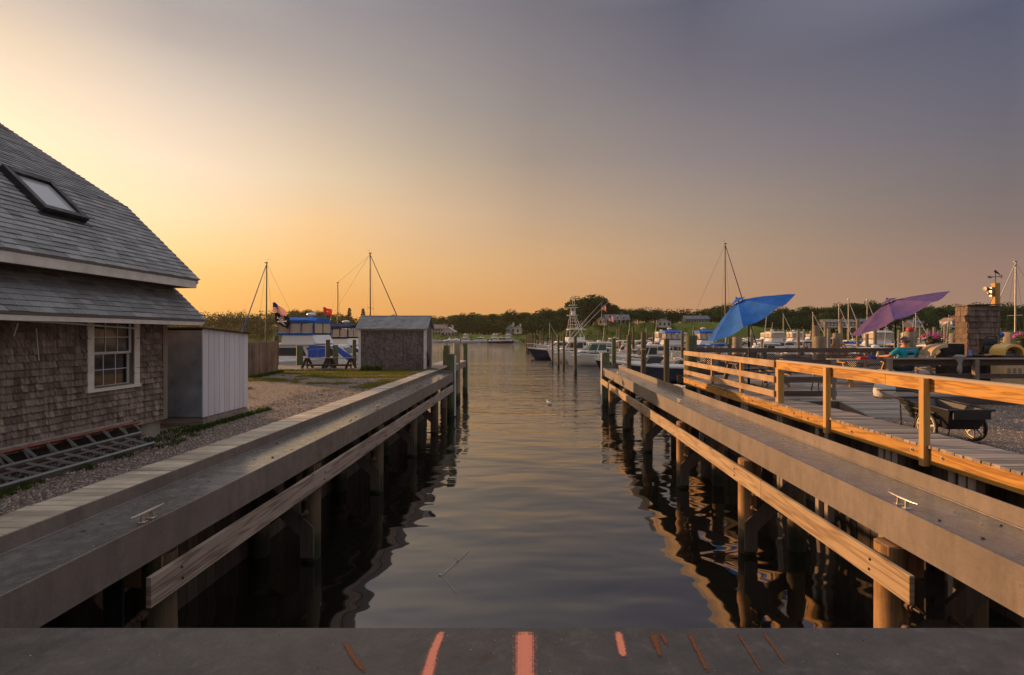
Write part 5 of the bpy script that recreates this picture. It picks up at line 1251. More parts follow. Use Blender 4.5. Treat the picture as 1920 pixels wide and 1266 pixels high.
# flags
def flag(label, x, y, z, w_, h_, kind, lean=0.0, droop=.5, pole=True):
    t = thing('flag', label, 'flag', (x, y, z)); n, m = 14, 13
    mb = MB()
    if kind == 'skull': m = 13; n = 14
    P_ = {}
    for j in range(m+1):
        for i in range(n+1):
            u, v = i/n, j/m
            P_[i,j] = (x+w_*u*.92, y+.12*w_*math.sin(u*6+v*2)*(.3+u), z+h_*v-droop*w_*u*u*.8+.04*math.sin(u*9))
    for j in range(m):
        for i in range(n):
            if kind == 'us': mi = 2 if (i < n*.42 and j > m*.46) else (j % 2 == 1)
            elif kind == 'red': mi = 0 if not (4 < i < 9 and 4 < j < 8) else 1
            else:
                cx, cy = (i+.5)/n-.5, (j+.5)/m-.5
                sk = (cx*cx/.016+(cy-.12)**2/.026 < 1) and not (abs(abs(cx)-.05) < .03 and abs(cy-.13) < .04) or (abs(cx) < .06 and -.1 < cy < .03)
                bones = abs(abs(cx)*.55-abs(cy+.13)) < .05 and abs(cx) < .33
                mi = 1 if (sk or bones) else 2
            q = [P_[i,j], P_[i+1,j], P_[i+1,j+1], P_[i,j+1]]
            mb.add(q, [(0,1,2,3)], 1, int(mi), True)
    mats = ['flag_red','flag_white','flag_blue'] if kind != 'skull' else ['flag_red','flag_white','flag_black']
    mb.build('cloth', mats, t, fix=False)
    if pole: mb = MB(); mb.tube([(x+lean, y, z-2.2),(x-.02, y, z+h_+.05)], .02, 5); mb.build('staff', 'alu', t)
    if kind == 'us' and w_ > 1.0:
        mb = MB()
        for a in range(4):
            for b in range(5):
                p = P_[min(n,int(a*1.4+1)), min(m, int(m*.5+b*1.3)+0)]; mb.box(p[0]-.02,p[0]+.02,p[1]-.03,p[1]-.015,p[2]-.02,p[2]+.02)
        mb.build('stars', 'flag_white', t)
fy = 34
flag('dark striped national flag hanging above the pirate flag on the left boat staff', PX(511,fy), fy, PZ(585,fy), .95, .62, 'us', -.1, .9, False)
flag('black pirate flag with a white skull and crossed bones beside the blue canvas', PX(515,fy), fy, PZ(608,fy), 1.0, .75, 'skull', .2, .45)
flag('red flag with a pale emblem flying right of the blue canvas cruiser', PX(606,42), 42, PZ(588,42), .75, .5, 'red', .5, .35)
flag('national flag flying from the outrigger end of the tower boat', PX(1129,82), 82, PZ(581,82), .7, .9, 'us', -.1, .7)
flag('faded striped flag on a staff in front of the white dormer house', PX(1142,140), 140, PZ(602,140), 1.3, 1.6, 'us', 0, .5)
flag('small striped flag on the bank right of the white dormer house', PX(1191,160), 160, PZ(607,160), 1.0, 1.2, 'us', 0, .5)
flag('tiny pink flag on the roof of the narrow white house by the tower', PX(1783,255), 255, PZ(597,255), 1.8, 1.6, 'us', 0, .3)

# marina piles: (pixel x, top y, width in pixels)
piles = [(1036,626,3.6,67),(1047,628,4.2,60),(1057,626,4.4,58),(1079,631,6,50),(1151,634,8.5,0),(1178.5,628,9,0),(1206,623,9.5,0),(1250,635,10.5,0),(1188,614,4.5,0),(1162,613,4,0),(1279,620,5.5,0),(1225.5,628,4.5,0),
 (1340,640,6,0),(1368,635,6.5,0),(1383,632,17,25.5),(1410,622,5,0),(1429,638,7,0),(1497,618,5.5,0),(1507,617,4,0),(1476,620,3,0),(1483,620,3,0),(1530,610,12.5,0),(1536,631,19,23.2),(1567,625,13,0),(1577,600,5.5,0),(1547,607,4.5,0),(1554,616,5.5,0),(1609,598,5.5,0),(1626,626,6,0),(1641,619,6,0),
 (1686,619,4.5,0),(1705,621,16.5,25),(1716,616,6,0),(1726,613,4,0),(1751,613,5.5,0),(1772,612,5.5,0),(1786,625,14,0),(1893,623,21,22.5),(1915,622,6,0),(1446,615,3,0),(1460,618,3.2,0),(1520,622,3.4,0),(1590,618,3.4,0),(1660,616,3.4,0),(1740,618,3.2,0),(1760,620,3,0),(1318,618,3,0),(1262,618,3,0),(1240,621,3,0),(1136,620,3,0),(1122,622,3,0),(1214,620,3,0)]
piles.sort()
big = {1036:'leftmost slim dark pile in the open water before the tower boat',1047:'second slim dark pile in the open water before the tower boat',1057:'third slim dark pile in the open water before the tower boat',1079:'thickest of the four slim piles standing in open water at the harbour mouth',
 1151:'green sided pile in front of the pilothouse boat stern',1178.5:'dark pile between the green sided pile and the tallest dark pile',1206:'tallest dark pile with a white rope ring, in front of the navy runabout',1250:'dark pile beside the maroon skiff',
 1383:'thick dark pile under the lower corner of the blue umbrella',1536:'thick pale topped pile right behind the lattice railing',1530:'tall thick pile just behind the pale topped one',1567:'thick pile carrying the orange hose coil',1705:'thick pile with a red ball on top behind the seated person',1786:'yellowish thick pile just left of the shingled tower',1893:'thickest pile, right of the shingled tower behind the yellow hood'}
j = 0
for px, yt, w_, Y in piles:
    Y = Y or 300/w_; Y = min(Y, 110); r = w_*Y/960/2
    lb = big.get(px) or f'weathered pile among the marina boats, {nth(j)} of the slim ones from the left'
    if px not in big: j += 1
    simple_pile('pile', lb, PX(px, Y), Y, r, PZ(yt, Y), 'pile_green' if px in (1151,1279,1368) else ('pile' if px < 1320 else 'pile_grey'), 'mooring piles of the marina')
mb = MB()
c = P(1206,655,30.6); mb.torus(c, (0,.05,1), .16, .018, 16, 6); tag(mb.build('rope', 'white_paint'), 'white rope ring around the tallest dark pile', 'rope')
c = P(1705,620,25); mb = MB(); mb.ball(c+Vector((0,-.05,.03)), .17, 14, 9); mb.cyl(c-Vector((0,.05,.0)), c-Vector((0,.05,.2)), .05, n=8); tag(mb.build('float', 'red'), 'round red mooring float on top of a thick pile', 'float')
mb = MB()
for k in range(4): mb.torus(P(1574,655,23)+Vector((0,k*.02,-.0)), (.2,1,0), .26+.02*k, .022, 22, 6)
for k in range(3): mb.torus(P(1574,657,23)+Vector((0,.08+k*.02,-.1)), (.3,1,.1), .30, .02, 22, 6)
tag(mb.build('hose', 'orange'), 'orange hose coil hung on a thick pile behind the deck railing', 'hose')
# the long pier with its posts at the harbour mouth, and floating docks of the marina
def float_dock(label, px0, px1, Y, w_=2.0, z=W+.45, posts=0, group='docks of the marina'):
    t = thing('floating_dock', label, 'dock', ((PX(px0,Y)+PX(px1,Y))/2, Y, z), group); mb = MB(); x = PX(px0,Y); x1 = PX(px1,Y)
    while x < x1: mb.box(x, min(x+.9, x1), Y-w_/2, Y+w_/2, z-.06, z, rnd(.8,1.2)); x += .92
    mb.build('planks', 'wood_grey_x', t)
    mb = MB(); mb.box(PX(px0,Y), x1, Y-w_/2-.04, Y-w_/2, z-.35, z-.02); mb.box(PX(px0,Y), x1, Y+w_/2, Y+w_/2+.04, z-.35, z-.02); mb.build('float_side', 'wood_dark_x', t)
    return t
float_dock('floating dock in front of the second marina row, left of centre', 1150, 1960, 57)
float_dock('floating dock between the second and third marina rows', 1150, 1960, 80)
float_dock('floating dock between the third and farthest marina rows', 1150, 1990, 115)
float_dock('farthest floating dock before the far shore on the right', 1120, 2000, 165)
hp = thing('timber_pier', 'long low pier on posts left of the tower boat at the harbour mouth', 'pier', (PX(1010,108), 108, W)); mb = MB(); x = PX(986,108)
while x < PX(1085,108): mb.box(x, x+.5, 107, 109.4, -1.05, -.85, rnd(.8,1.2)); x += .52
mb.build('planks', 'wood_grey_y', hp)
for px in (987.5,991.5,995,998,1004,1007,1009,1015.5,1018,1027,1040,1052):
    mb = MB(); Y = rnd(106.8, 109.8); mb.cyl((PX(px,Y),Y,-2.6),(PX(px,Y),Y,PZ(rnd(626,630),Y)),.16,n=7); mb.build('post', 'pile', hp)
mb = MB(); 
for px in (990,996,1003): mb.cyl((PX(px,107.5),107.5,-2.6),(PX(px,107.5),107.5,-1.1),.14,n=6)
mb.build('support_post', 'wood_dark_z', hp)
fp = thing('timber_pier', 'pier on posts below the white gabled house across the water', 'pier', (PX(850,250), 250, W)); mb = MB(); x = PX(836,250)
mb.box(PX(836,250), PX(868,250), 249, 252, -.6, -.4)
for k in range(12): mb.cyl((PX(837+k*2.7,250),249.2,-2.6),(PX(837+k*2.7,250),249.2,rnd(.2,1.8)),.2,n=6)
mb.build('pier_frame', 'pile_grey', fp)
fd = float_dock('low dock at the far shore under the moored boats', 872, 958, 246, 1.2, W+.35, group=None)
# ------------------------------------------------------------------ umbrellas
def umbrella(label, C, axis, rad, hgt, m, base, seg=8, phase=.2, vent='same'):
    C = Vector(C); ax = Vector(axis).normalized(); u = ax.orthogonal().normalized(); w = ax.cross(u)
    t = thing('patio_umbrella', label, 'umbrella', base)
    def pt(a, k, sag=0): # k 0 at crown, 1 at rim
        return C+(u*math.cos(a)+w*math.sin(a))*rad*k*(1-.12*sag*k)+ax*(hgt*(1-k**1.25))
    mb = MB(); nk = 7; na = 6
    for s in range(seg):
        a0 = phase+2*math.pi*s/seg; a1 = a0+2*math.pi/seg
        vs = []; 
        for i in range(nk+1):
            for j in range(na+1):
                f = j/na; k = .10+.90*i/nk; p0, p1 = pt(a0, k), pt(a1, k); p = p0.lerp(p1, f)
                bow = math.sin(math.pi*f)
                p = p-ax*(.085*bow*k*(1.2-.2*k))-((p-C).normalized())*(.10*bow*k*k)+ax*rnd(-.009,.009)
                vs.append(p)
        fs = [(i*(na+1)+j, i*(na+1)+j+1, (i+1)*(na+1)+j+1, (i+1)*(na+1)+j) for i in range(nk) for j in range(na)]
        mb.add(vs, fs, rnd(.9,1.1), 0, True)
    c = mb.build('canopy', m, t, fix=False)
    mb = MB()
    for s in range(seg):
        a0 = phase+2*math.pi*s/seg; a1 = a0+2*math.pi/seg
        q = lambda a, k, h: C+(u*math.cos(a)+w*math.sin(a))*rad*k+ax*(hgt+h)
        mb.add([q(a0,.02,.10),q(a1,.02,.10),q(a1,.17,.0),q(a0,.17,.0)], [(0,1,2,3)], rnd(.85,1), 0, False)
    mb.ball(C+ax*(hgt+.12), .03, 8, 5); mb.build('vent_cap', m, c, fix=False)
    mb = MB()
    for s in range(seg):
        a0 = phase+2*math.pi*s/seg; mb.cyl(pt(a0,.06)-ax*.03, pt(a0,.99)-ax*.02, .009, n=5)
        mb.cyl(C+ax*(hgt-.45), pt(a0,.5)-ax*.03, .008, n=5)
    mb.build('rib', 'dark_metal', t)['kind'] = 'stuff'
    B = Vector(base); j = C+ax*(hgt*.1); jj = Vector((B.x, B.y, j.z-.35)); J = C-ax*.12
    mb = MB(); mb.tube([B, Vector((B.x, B.y, J.z-.15)), J, C+ax*hgt], .022, 8); mb.cyl((B.x,B.y,B.z+1.25),(B.x,B.y,B.z+1.42),.04,n=8)
    mb.build('pole', 'black', t)
    mb = MB(); mb.cyl(B, B+Vector((0,0,.07)), .26, .22, 16); mb.cyl(B+Vector((0,0,.07)), B+Vector((0,0,.35)), .04, n=8); mb.build('base', 'dark_metal', t)
c1 = P(1405,597,16.5)
umbrella('bright blue patio umbrella tilted steeply to the left', c1, (-.51,.085,.86), 1.52, .66, 'umb_blue', (PX(1404,16.6), 16.6, .12), phase=.30)
c2 = P(1683,590,17.0)
umbrella('faded purple patio umbrella tilted to the left, nearer the shingled tower', c2, (-.44,.19,.87), 1.52, .5, 'umb_purple', (PX(1679,17.1), 17.1, .12), phase=.12)

# picnic tables, bench
def picnic(label, x, y, rz, m='wood_grey_x', s=1.0):
    t = thing('picnic_table', label, 'table', (0,0,0), 'picnic tables')
    mb = MB()
    for k in range(5): mb.box(-.95,.95,-.37+k*.15,-.23+k*.15,.72,.76,rnd(.8,1.2),bev=.004)
    mb.build('top_boards', m, t)
    for sg in (-1,1):
        mb = MB(); mb.box(-.95,.95,sg*.68-.13,sg*.68+.0,.42,.46,1,bev=.004); mb.box(-.95,.95,sg*.68+.01,sg*.68+.13,.42,.46,.9,bev=.004); mb.build('seat', m, t)
    for xx in (-.7,.7):
        mb = MB()
        for sg in (-1,1): mb.bar((xx+.02*sg, sg*.62, 0), (xx+.02*sg, sg*.2, .715), .04, .13, up=(1,0,0))
        mb.bar((xx-.06,-.8,.39),(xx-.06,.8,.39),.04,.09); mb.bar((xx-.06,-.36,.69),(xx-.06,.36,.69),.04,.06); mb.build('leg_frame', 'golden_z' if 'sunlit' in label else 'wood_grey_z', t)
    t.location = (x,y,.121); t.rotation_euler[2] = R(rz); t.scale = (s,)*3; return t
picnic('dark weathered picnic table under the blue umbrella', 7.35, 16.9, 8, 'wood_dark_x', 1.08)
picnic('sunlit legged picnic table where the person in teal sits', 11.1, 17.05, -4, 'wood_grey_x', 1.12)
picnic('picnic table farther back on the deck behind the dark gas grill', 15.2, 19.3, 12, 'wood_dark_x', 1.0)
t = thing('bench', 'slatted bench with black metal legs beside the short dark railing', 'bench', (7.0,14.1,.12))
mb = MB()
for k in range(3): mb.box(6.25,7.95,13.95+k*.12,14.06+k*.12,.55,.585,rnd(.8,1.1),bev=.004)
M['bench_wood'] = wood('reddish bench slats', (.30,.12,.07), (.48,.24,.15), 0); mb.build('seat', 'bench_wood', t)
for x in (6.4,7.8):
    mb = MB(); mb.tube([(x,13.92,.125),(x+.02,14.0,.53),(x+.02,14.25,.53),(x,14.34,.125)],.015,6); mb.tube([(x,14.0,.4),(x+.3,14.1,.54)],.01,5); mb.build('leg', 'black', t)
# things on the sunlit picnic table
zt = .121+.76*1.12
items = [('red lidded plastic tub on the left end of the picnic table','tub',PX(1618,16.9),16.85,'red'),('blue and white food package on the picnic table','package',PX(1634,16.9),16.9,'cv_blue'),
 ('white paper cup on the picnic table beside the blue package','cup',PX(1644,16.9),16.85,'white_paint'),('tan paper bag standing on the picnic table near the person','bag',PX(1655,16.9),17.0,'cv_tan'),('clear plastic cup with drink near the person on the picnic table','cup',PX(1663,16.9),16.85,'gel_cream')]
for lb, k, x, y, m in items:
    mb = MB(); z = zt+.002
    if k == 'cup': mb.cyl((x,y,z),(x,y,z+.15),.035,.05,12); mb.cyl((x,y,z+.15),(x,y,z+.16),.052,.05,12)
    elif k == 'bag': mb.loft([[(x-.11,y-.06,z),(x+.11,y-.06,z),(x+.11,y+.06,z),(x-.11,y+.06,z)],[(x-.12,y-.07,z+.16),(x+.12,y-.05,z+.15),(x+.11,y+.07,z+.16),(x-.12,y+.05,z+.17)],[(x-.10,y-.02,z+.26),(x+.1,y-.03,z+.25),(x+.1,y+.02,z+.27),(x-.1,y+.02,z+.26)]])
    elif k == 'tub': mb.box(x-.2,x+.2,y-.12,y+.12,z,z+.05,bev=.015); mb.box(x-.17,x+.15,y-.10,y+.10,z+.05,z+.09,bev=.02)
    else: mb.box(x-.16,x+.10,y-.07,y+.07,z,z+.12,bev=.03); mb.box(x+.1,x+.2,y-.05,y+.05,z,z+.09,bev=.02)
    tag(mb.build({'tub':'food_tub','package':'food_package','cup':'cup','bag':'paper_bag'}[k], m), lb, k)

# ------------------------------------------------------------------ the seated person
def skin_obj(name, chains, m, parent, root=0, sub=2):
    """chains: lists of (key, point, radius); shared keys join the chains"""
    me = bpy.data.meshes.new(name); keys = {}; vs = []; rs = []; es = []
    for ch in chains:
        prev = None
        for k, p, r in ch:
            if k not in keys: keys[k] = len(vs); vs.append(p); rs.append(r if isinstance(r, tuple) else (r, r))
            if prev is not None: es.append((prev, keys[k]))
            prev = keys[k]
    me.from_pydata(vs, es, []); o = bpy.data.objects.new(name, me); col.objects.link(o); o.parent = parent
    md = o.modifiers.new('skin', 'SKIN'); md.use_smooth_shade = True
    bm = bmesh.new(); bm.from_mesh(me); ly = bm.verts.layers.skin.verify()
    for i, v in enumerate(bm.verts): v[ly].radius = rs[i]; v[ly].use_root = (i == root)
    bm.to_mesh(me); bm.free()
    s = o.modifiers.new('subdivision', 'SUBSURF'); s.levels = sub; s.render_levels = sub
    me.materials.append(M[m]); return o
pn = thing('person', 'person in a teal printed shirt and patterned cap seated at the sunlit picnic table', 'person', (0,0,0))
def hand(side, wr, fwd):
    """palm, four unequal bent fingers and a thumb from the wrist"""
    wr = Vector(wr); f = Vector(fwd).normalized(); s = f.cross(Vector((0,0,1))).normalized()*side; ch = []
    pm = wr+f*.07
    ch.append([('w%d'%side, tuple(wr), .027), ('p%d'%side, tuple(pm), (.036,.02))])
    for i, (off, ln) in enumerate(((-.03,.062),(-.01,.075),(.012,.07),(.031,.055))):
        b = pm+f*.03+s*off; ch.append([('p%d'%side, tuple(pm), (.036,.02)), ('f%d%da'%(side,i), tuple(b), .0115), ('f%d%db'%(side,i), tuple(b+f*ln*.55+Vector((0,0,-.006))), .0095), ('f%d%dc'%(side,i), tuple(b+f*ln*.95+Vector((0,0,-.026))), .008)])
    ch.append([('p%d'%side, tuple(pm), (.036,.02)), ('t%da'%side, tuple(wr+f*.05-s*.045), .013), ('t%db'%side, tuple(wr+f*.085-s*.062), .0105), ('t%dc'%side, tuple(wr+f*.11-s*.06), .009)])
    return ch
ch = [[('pelvis',(0,0,0),(.17,.13)),('waist',(0,.03,.20),(.165,.125)),('chest',(0,.03,.42),(.19,.13)),('collar',(0,.03,.53),(.09,.08)),('neck',(0,.045,.575),(.066,.068)),('skull0',(0,.065,.635),(.076,.086)),('skull1',(0,.065,.715),(.086,.10)),('skull2',(0,.055,.79),(.058,.07))]]
for sd in (-1,1):
    el = (sd*.37,.10,.30) if sd < 0 else (sd*.33,.12,.27); wr = (sd*.40,.34,.285) if sd < 0 else (sd*.22,.38,.285)
    ch.append([('chest',(0,.03,.42),(.19,.13)),('sh%d'%sd,(sd*.20,.02,.475),.072),('ua%d'%sd,(sd*.29,.05,.38),.055),('el%d'%sd,el,.045),('fa%d'%sd,tuple((Vector(el)+Vector(wr))/2),.041),('w%d'%sd,wr,.027)])
    ch += hand(sd, wr, Vector((-.15*sd if sd > 0 else .05,1,0)))
    ch.append([('pelvis',(0,0,0),(.17,.13)),('hip%d'%sd,(sd*.10,.04,-.02),.10),('th%d'%sd,(sd*.14,.26,.0),.085),('kn%d'%sd,(sd*.16,.47,-.01),.062),('ca%d'%sd,(sd*.16,.46,-.22),.055),('an%d'%sd,(sd*.16,.43,-.44),.036),('hl%d'%sd,(sd*.16,.42,-.485),.034),('to%d'%sd,(sd*.17,.58,-.5),.03)])
skin_obj('body', ch, 'skin', pn)
sh_ = [[('pelvis',(0,0,.03),(.185,.15)),('waist',(0,.03,.20),(.185,.145)),('chest',(0,.03,.42),(.205,.15)),('collar',(0,.035,.525),(.10,.085))]]
for sd in (-1,1):
    sh_.append([('chest',(0,.03,.42),(.205,.15)),('sh%d'%sd,(sd*.205,.02,.465),.095),('ua%d'%sd,(sd*.30,.055,.375),.072),('cu%d'%sd,(sd*.335,.075,.33),.070)])
skin_obj('shirt', sh_, 'teal', pn)
M['shorts'] = paint('dark shorts cloth', (.03,.04,.06), .85, .2, 5, plain=True)
skin_obj('shorts', [[('p',(0,0,.0),(.18,.14)),('q',(0,.02,.08),(.175,.135))]]+[[('p',(0,0,.0),(.18,.14)),('h%d'%sd,(sd*.10,.04,-.02),.112),('t%d'%sd,(sd*.145,.3,.0),.10)] for sd in (-1,1)], 'shorts', pn)
mb = MB(); mb.ball((0,.058,.80),(.098,.112,.085),14,8)
mb.prism([(-.075,.13,.79),(.075,.13,.79),(.06,.23,.775),(0,.25,.772),(-.06,.23,.775)], (0,0,.012)); mb.ball((0,.058,.885),.012,6,4)
M['cap'] = (lambda t: t.out(t.ramp(t.noise(t.obj(), 26, 2), [(.42, (.30,.28,.33)), (.5, (.06,.07,.14)), (.6, (.45,.40,.42))], 'CONSTANT'), .8))(NT('patterned cap cloth')); mb.build('cap', 'cap', pn)
mb = MB()
for k in range(40):
    a = rnd(-.1, math.pi+.1)+math.pi; mb.bar((.082*math.cos(a),.06+.098*math.sin(a),.78),(.078*math.cos(a),.06+.095*math.sin(a),.71+rnd(0,.02)),.014,.014)
M['hair'] = paint('grey brown hair', (.12,.09,.07), .7, .3, 20); mb.build('hair', 'hair', pn)
mb = MB()
for sd in (-1,1): mb.ball((sd*.086,.065,.745),(.013,.024,.034),8,6)
mb.prism([(-.014,.155,.73),(.014,.155,.73),(0,.185,.725),],(0,0,.02)); mb.prism([(-.012,.155,.75),(.012,.155,.75),(0,.165,.785)],(0,.004,0)); 
mb.build('face_detail', 'skin', pn)
mb = MB()
for sd in (-1,1): mb.ball((sd*.032,.156,.77),(.012,.006,.007),8,5)
mb.box(-.022,.022,.158,.163,.695,.70); mb.build('eyes_and_mouth', 'black', pn)
# print on the back of the shirt: lettering and a leaping fish
mb = MB()
def stroke(pts, w=.010, mi=0):
    for a, b in zip(pts, pts[1:]): mb.bar((a[0],-.123-.0,a[1]), (b[0],-.123,b[1]), w, w, 1, mi, up=(0,1,0))
for k, x in enumerate([-.10,-.06,-.02,.02,.06,.10]): stroke([(x-.012,.44),(x-.012,.47),(x+.012,.47),(x+.012,.455),(x-.012,.455)] if k % 2 else [(x-.012,.47),(x+.012,.47),(x,.47),(x,.44)], .006)
mb.prism([(-.10,-.13,.36),(-.03,-.13,.40),(.05,-.13,.40),(.11,-.13,.37),(.05,-.13,.345),(-.04,-.13,.34)], (0,-.006,0), 1, 1)
mb.prism([(.05,-.13,.33),(.10,-.13,.32),(.07,-.13,.30),(-.05,-.13,.295),(-.09,-.13,.31)], (0,-.006,0), 1, 0)
stroke([(-.09,.27),(.09,.262)], .012)
mb.build('shirt_print', ['gel_cream','cv_navy'], pn)
pn.location = (PX(1699,16.25), 16.22, .121+.46*1.12+.13); pn.rotation_euler[2] = R(4); pn.scale = (1.30,1.18,1.14)
for ch_ in pn.children:
    if ch_.name.split('.')[0] in ('cap','hair','face_detail','eyes_and_mouth'): ch_.location.z = -.04

# ------------------------------------------------------------------ garden cart
gc = thing('garden_cart', 'black plastic two wheeled garden cart with pale spoked wheels on the gravel', 'cart', (7.4,9.3,-.09))
def tub_ring(z, e, y0, y1, x0, x1): return [(x0+e,y0+e,z),(x1-e,y0+e,z),(x1-e,y1-e,z),(x0+e,y1-e,z)]
mb = MB()
outer = [[(7.16,8.83,.16),(7.70,8.83,.16),(7.70,9.62,.22),(7.16,9.62,.22)], [(7.07,8.68,.50),(7.80,8.68,.50),(7.80,9.92,.56),(7.07,9.92,.56)]]
inner = [[(7.10,8.71,.50),(7.77,8.71,.50),(7.77,9.89,.56),(7.10,9.89,.56)], [(7.19,8.87,.20),(7.67,8.87,.20),(7.67,9.58,.26),(7.19,9.58,.26)]]
mb.loft(outer+inner, 1, 0, False); mb.add(outer[0], [(3,2,1,0)]); mb.add(inner[1], [(0,1,2,3)])
mb.box(7.12,7.75,8.64,8.68,.36,.53,bev=.01)
for k in range(3): mb.bar((7.075+.02*k,9.0,.42-.1*k),(7.075+.02*k,9.85,.46-.09*k),.02,.02)
mb.build('tub', 'black', gc)
mb = MB(); mb.tube([(7.05,8.66,.51),(7.82,8.66,.51),(7.83,9.94,.575),(7.05,9.94,.575),(7.05,8.66,.51)],.02,6); mb.build('rim', 'black', gc)
for x in (7.0,7.86):
    mb = MB(); cz = -.09+.255; mb.torus((x,9.1,cz),(1,0,0),.235,.024,28,8); w_ = mb.build('wheel', 'black', gc)
    mb = MB(); mb.torus((x,9.1,cz),(1,0,0),.200,.016,28,6); mb.cyl((x-.04,9.1,cz),(x+.04,9.1,cz),.035,n=10)
    for k in range(7):
        a = 2*math.pi*k/7+.2; mb.bar((x,9.1+.03*math.cos(a),cz+.03*math.sin(a)),(x,9.1+.195*math.cos(a),cz+.195*math.sin(a)),.03,.024,up=(1,0,0))
    mb.build('spoked_rim', 'gel_cream', w_)
mb = MB(); mb.cyl((7.0,9.1,.165),(7.86,9.1,.165),.012,n=6); mb.build('axle', 'galv', gc)
mb = MB(); mb.tube([(7.06,9.9,.56),(7.08,10.4,.63),(7.15,10.55,.65),(7.70,10.55,.65),(7.78,10.4,.63),(7.80,9.9,.56)],.016,6); mb.build('handle', 'black', gc)
for x in (7.1,7.76):
    mb = MB(); mb.tube([(x,9.88,.54),(x,9.86,.1),(x,9.80,-.085)],.014,6); mb.build('leg', 'black', gc)
    mb = MB(); mb.tube([(x,9.45,.42),(x-.01,9.52,.0),(x-.01,9.54,-.08)],.012,6); mb.build('leg', 'black', gc)

# white rubbish bag at the ramp post
bg_ = MB(); bc = Vector((PX(1660,13.5), 13.55, .12)); rings = []
for i in range(9):
    f = i/8; r = [.17,.23,.25,.25,.23,.19,.13,.05,.07][i]; z = [.0,.06,.14,.24,.33,.40,.46,.50,.56][i]
    rings.append([bc+Vector((math.cos(a)*r*(1+.08*math.sin(3*a+i)), math.sin(a)*r*(1+.07*math.sin(4*a+2*i)), z)) for a in [2*math.pi*q/14 for q in range(14)]])
bg_.loft(rings, 1, 0, True, True, True); tag(bg_.build('rubbish_bag', 'cv_white'), 'full white rubbish bag at the foot of the railing post beside the ramp', 'bag')
mb = MB(); c = P(1796,676,13.7); rings = []
for i, (zz_, r) in enumerate([(.14,.05),(.135,.16),(.08,.15),(.0,.09),(-.08,.045),(-.15,.06),(-.24,.075),(-.31,.05),(-.34,.01)]):
    rings.append([c+Vector((math.cos(a)*r*(1+.3*math.sin(3*a+i*2)), -.06+math.sin(a)*r*.3*(1+.3*math.sin(2*a+i)), zz_+.02*math.sin(4*a+i))) for a in [2*math.pi*q/14 for q in range(14)]])
mb.loft(rings, 1, 0, True, True, True); tag(mb.build('plastic_bag', 'gel_grey'), 'thin crumpled plastic bag hanging over the top rail in front of the dark grill', 'bag')

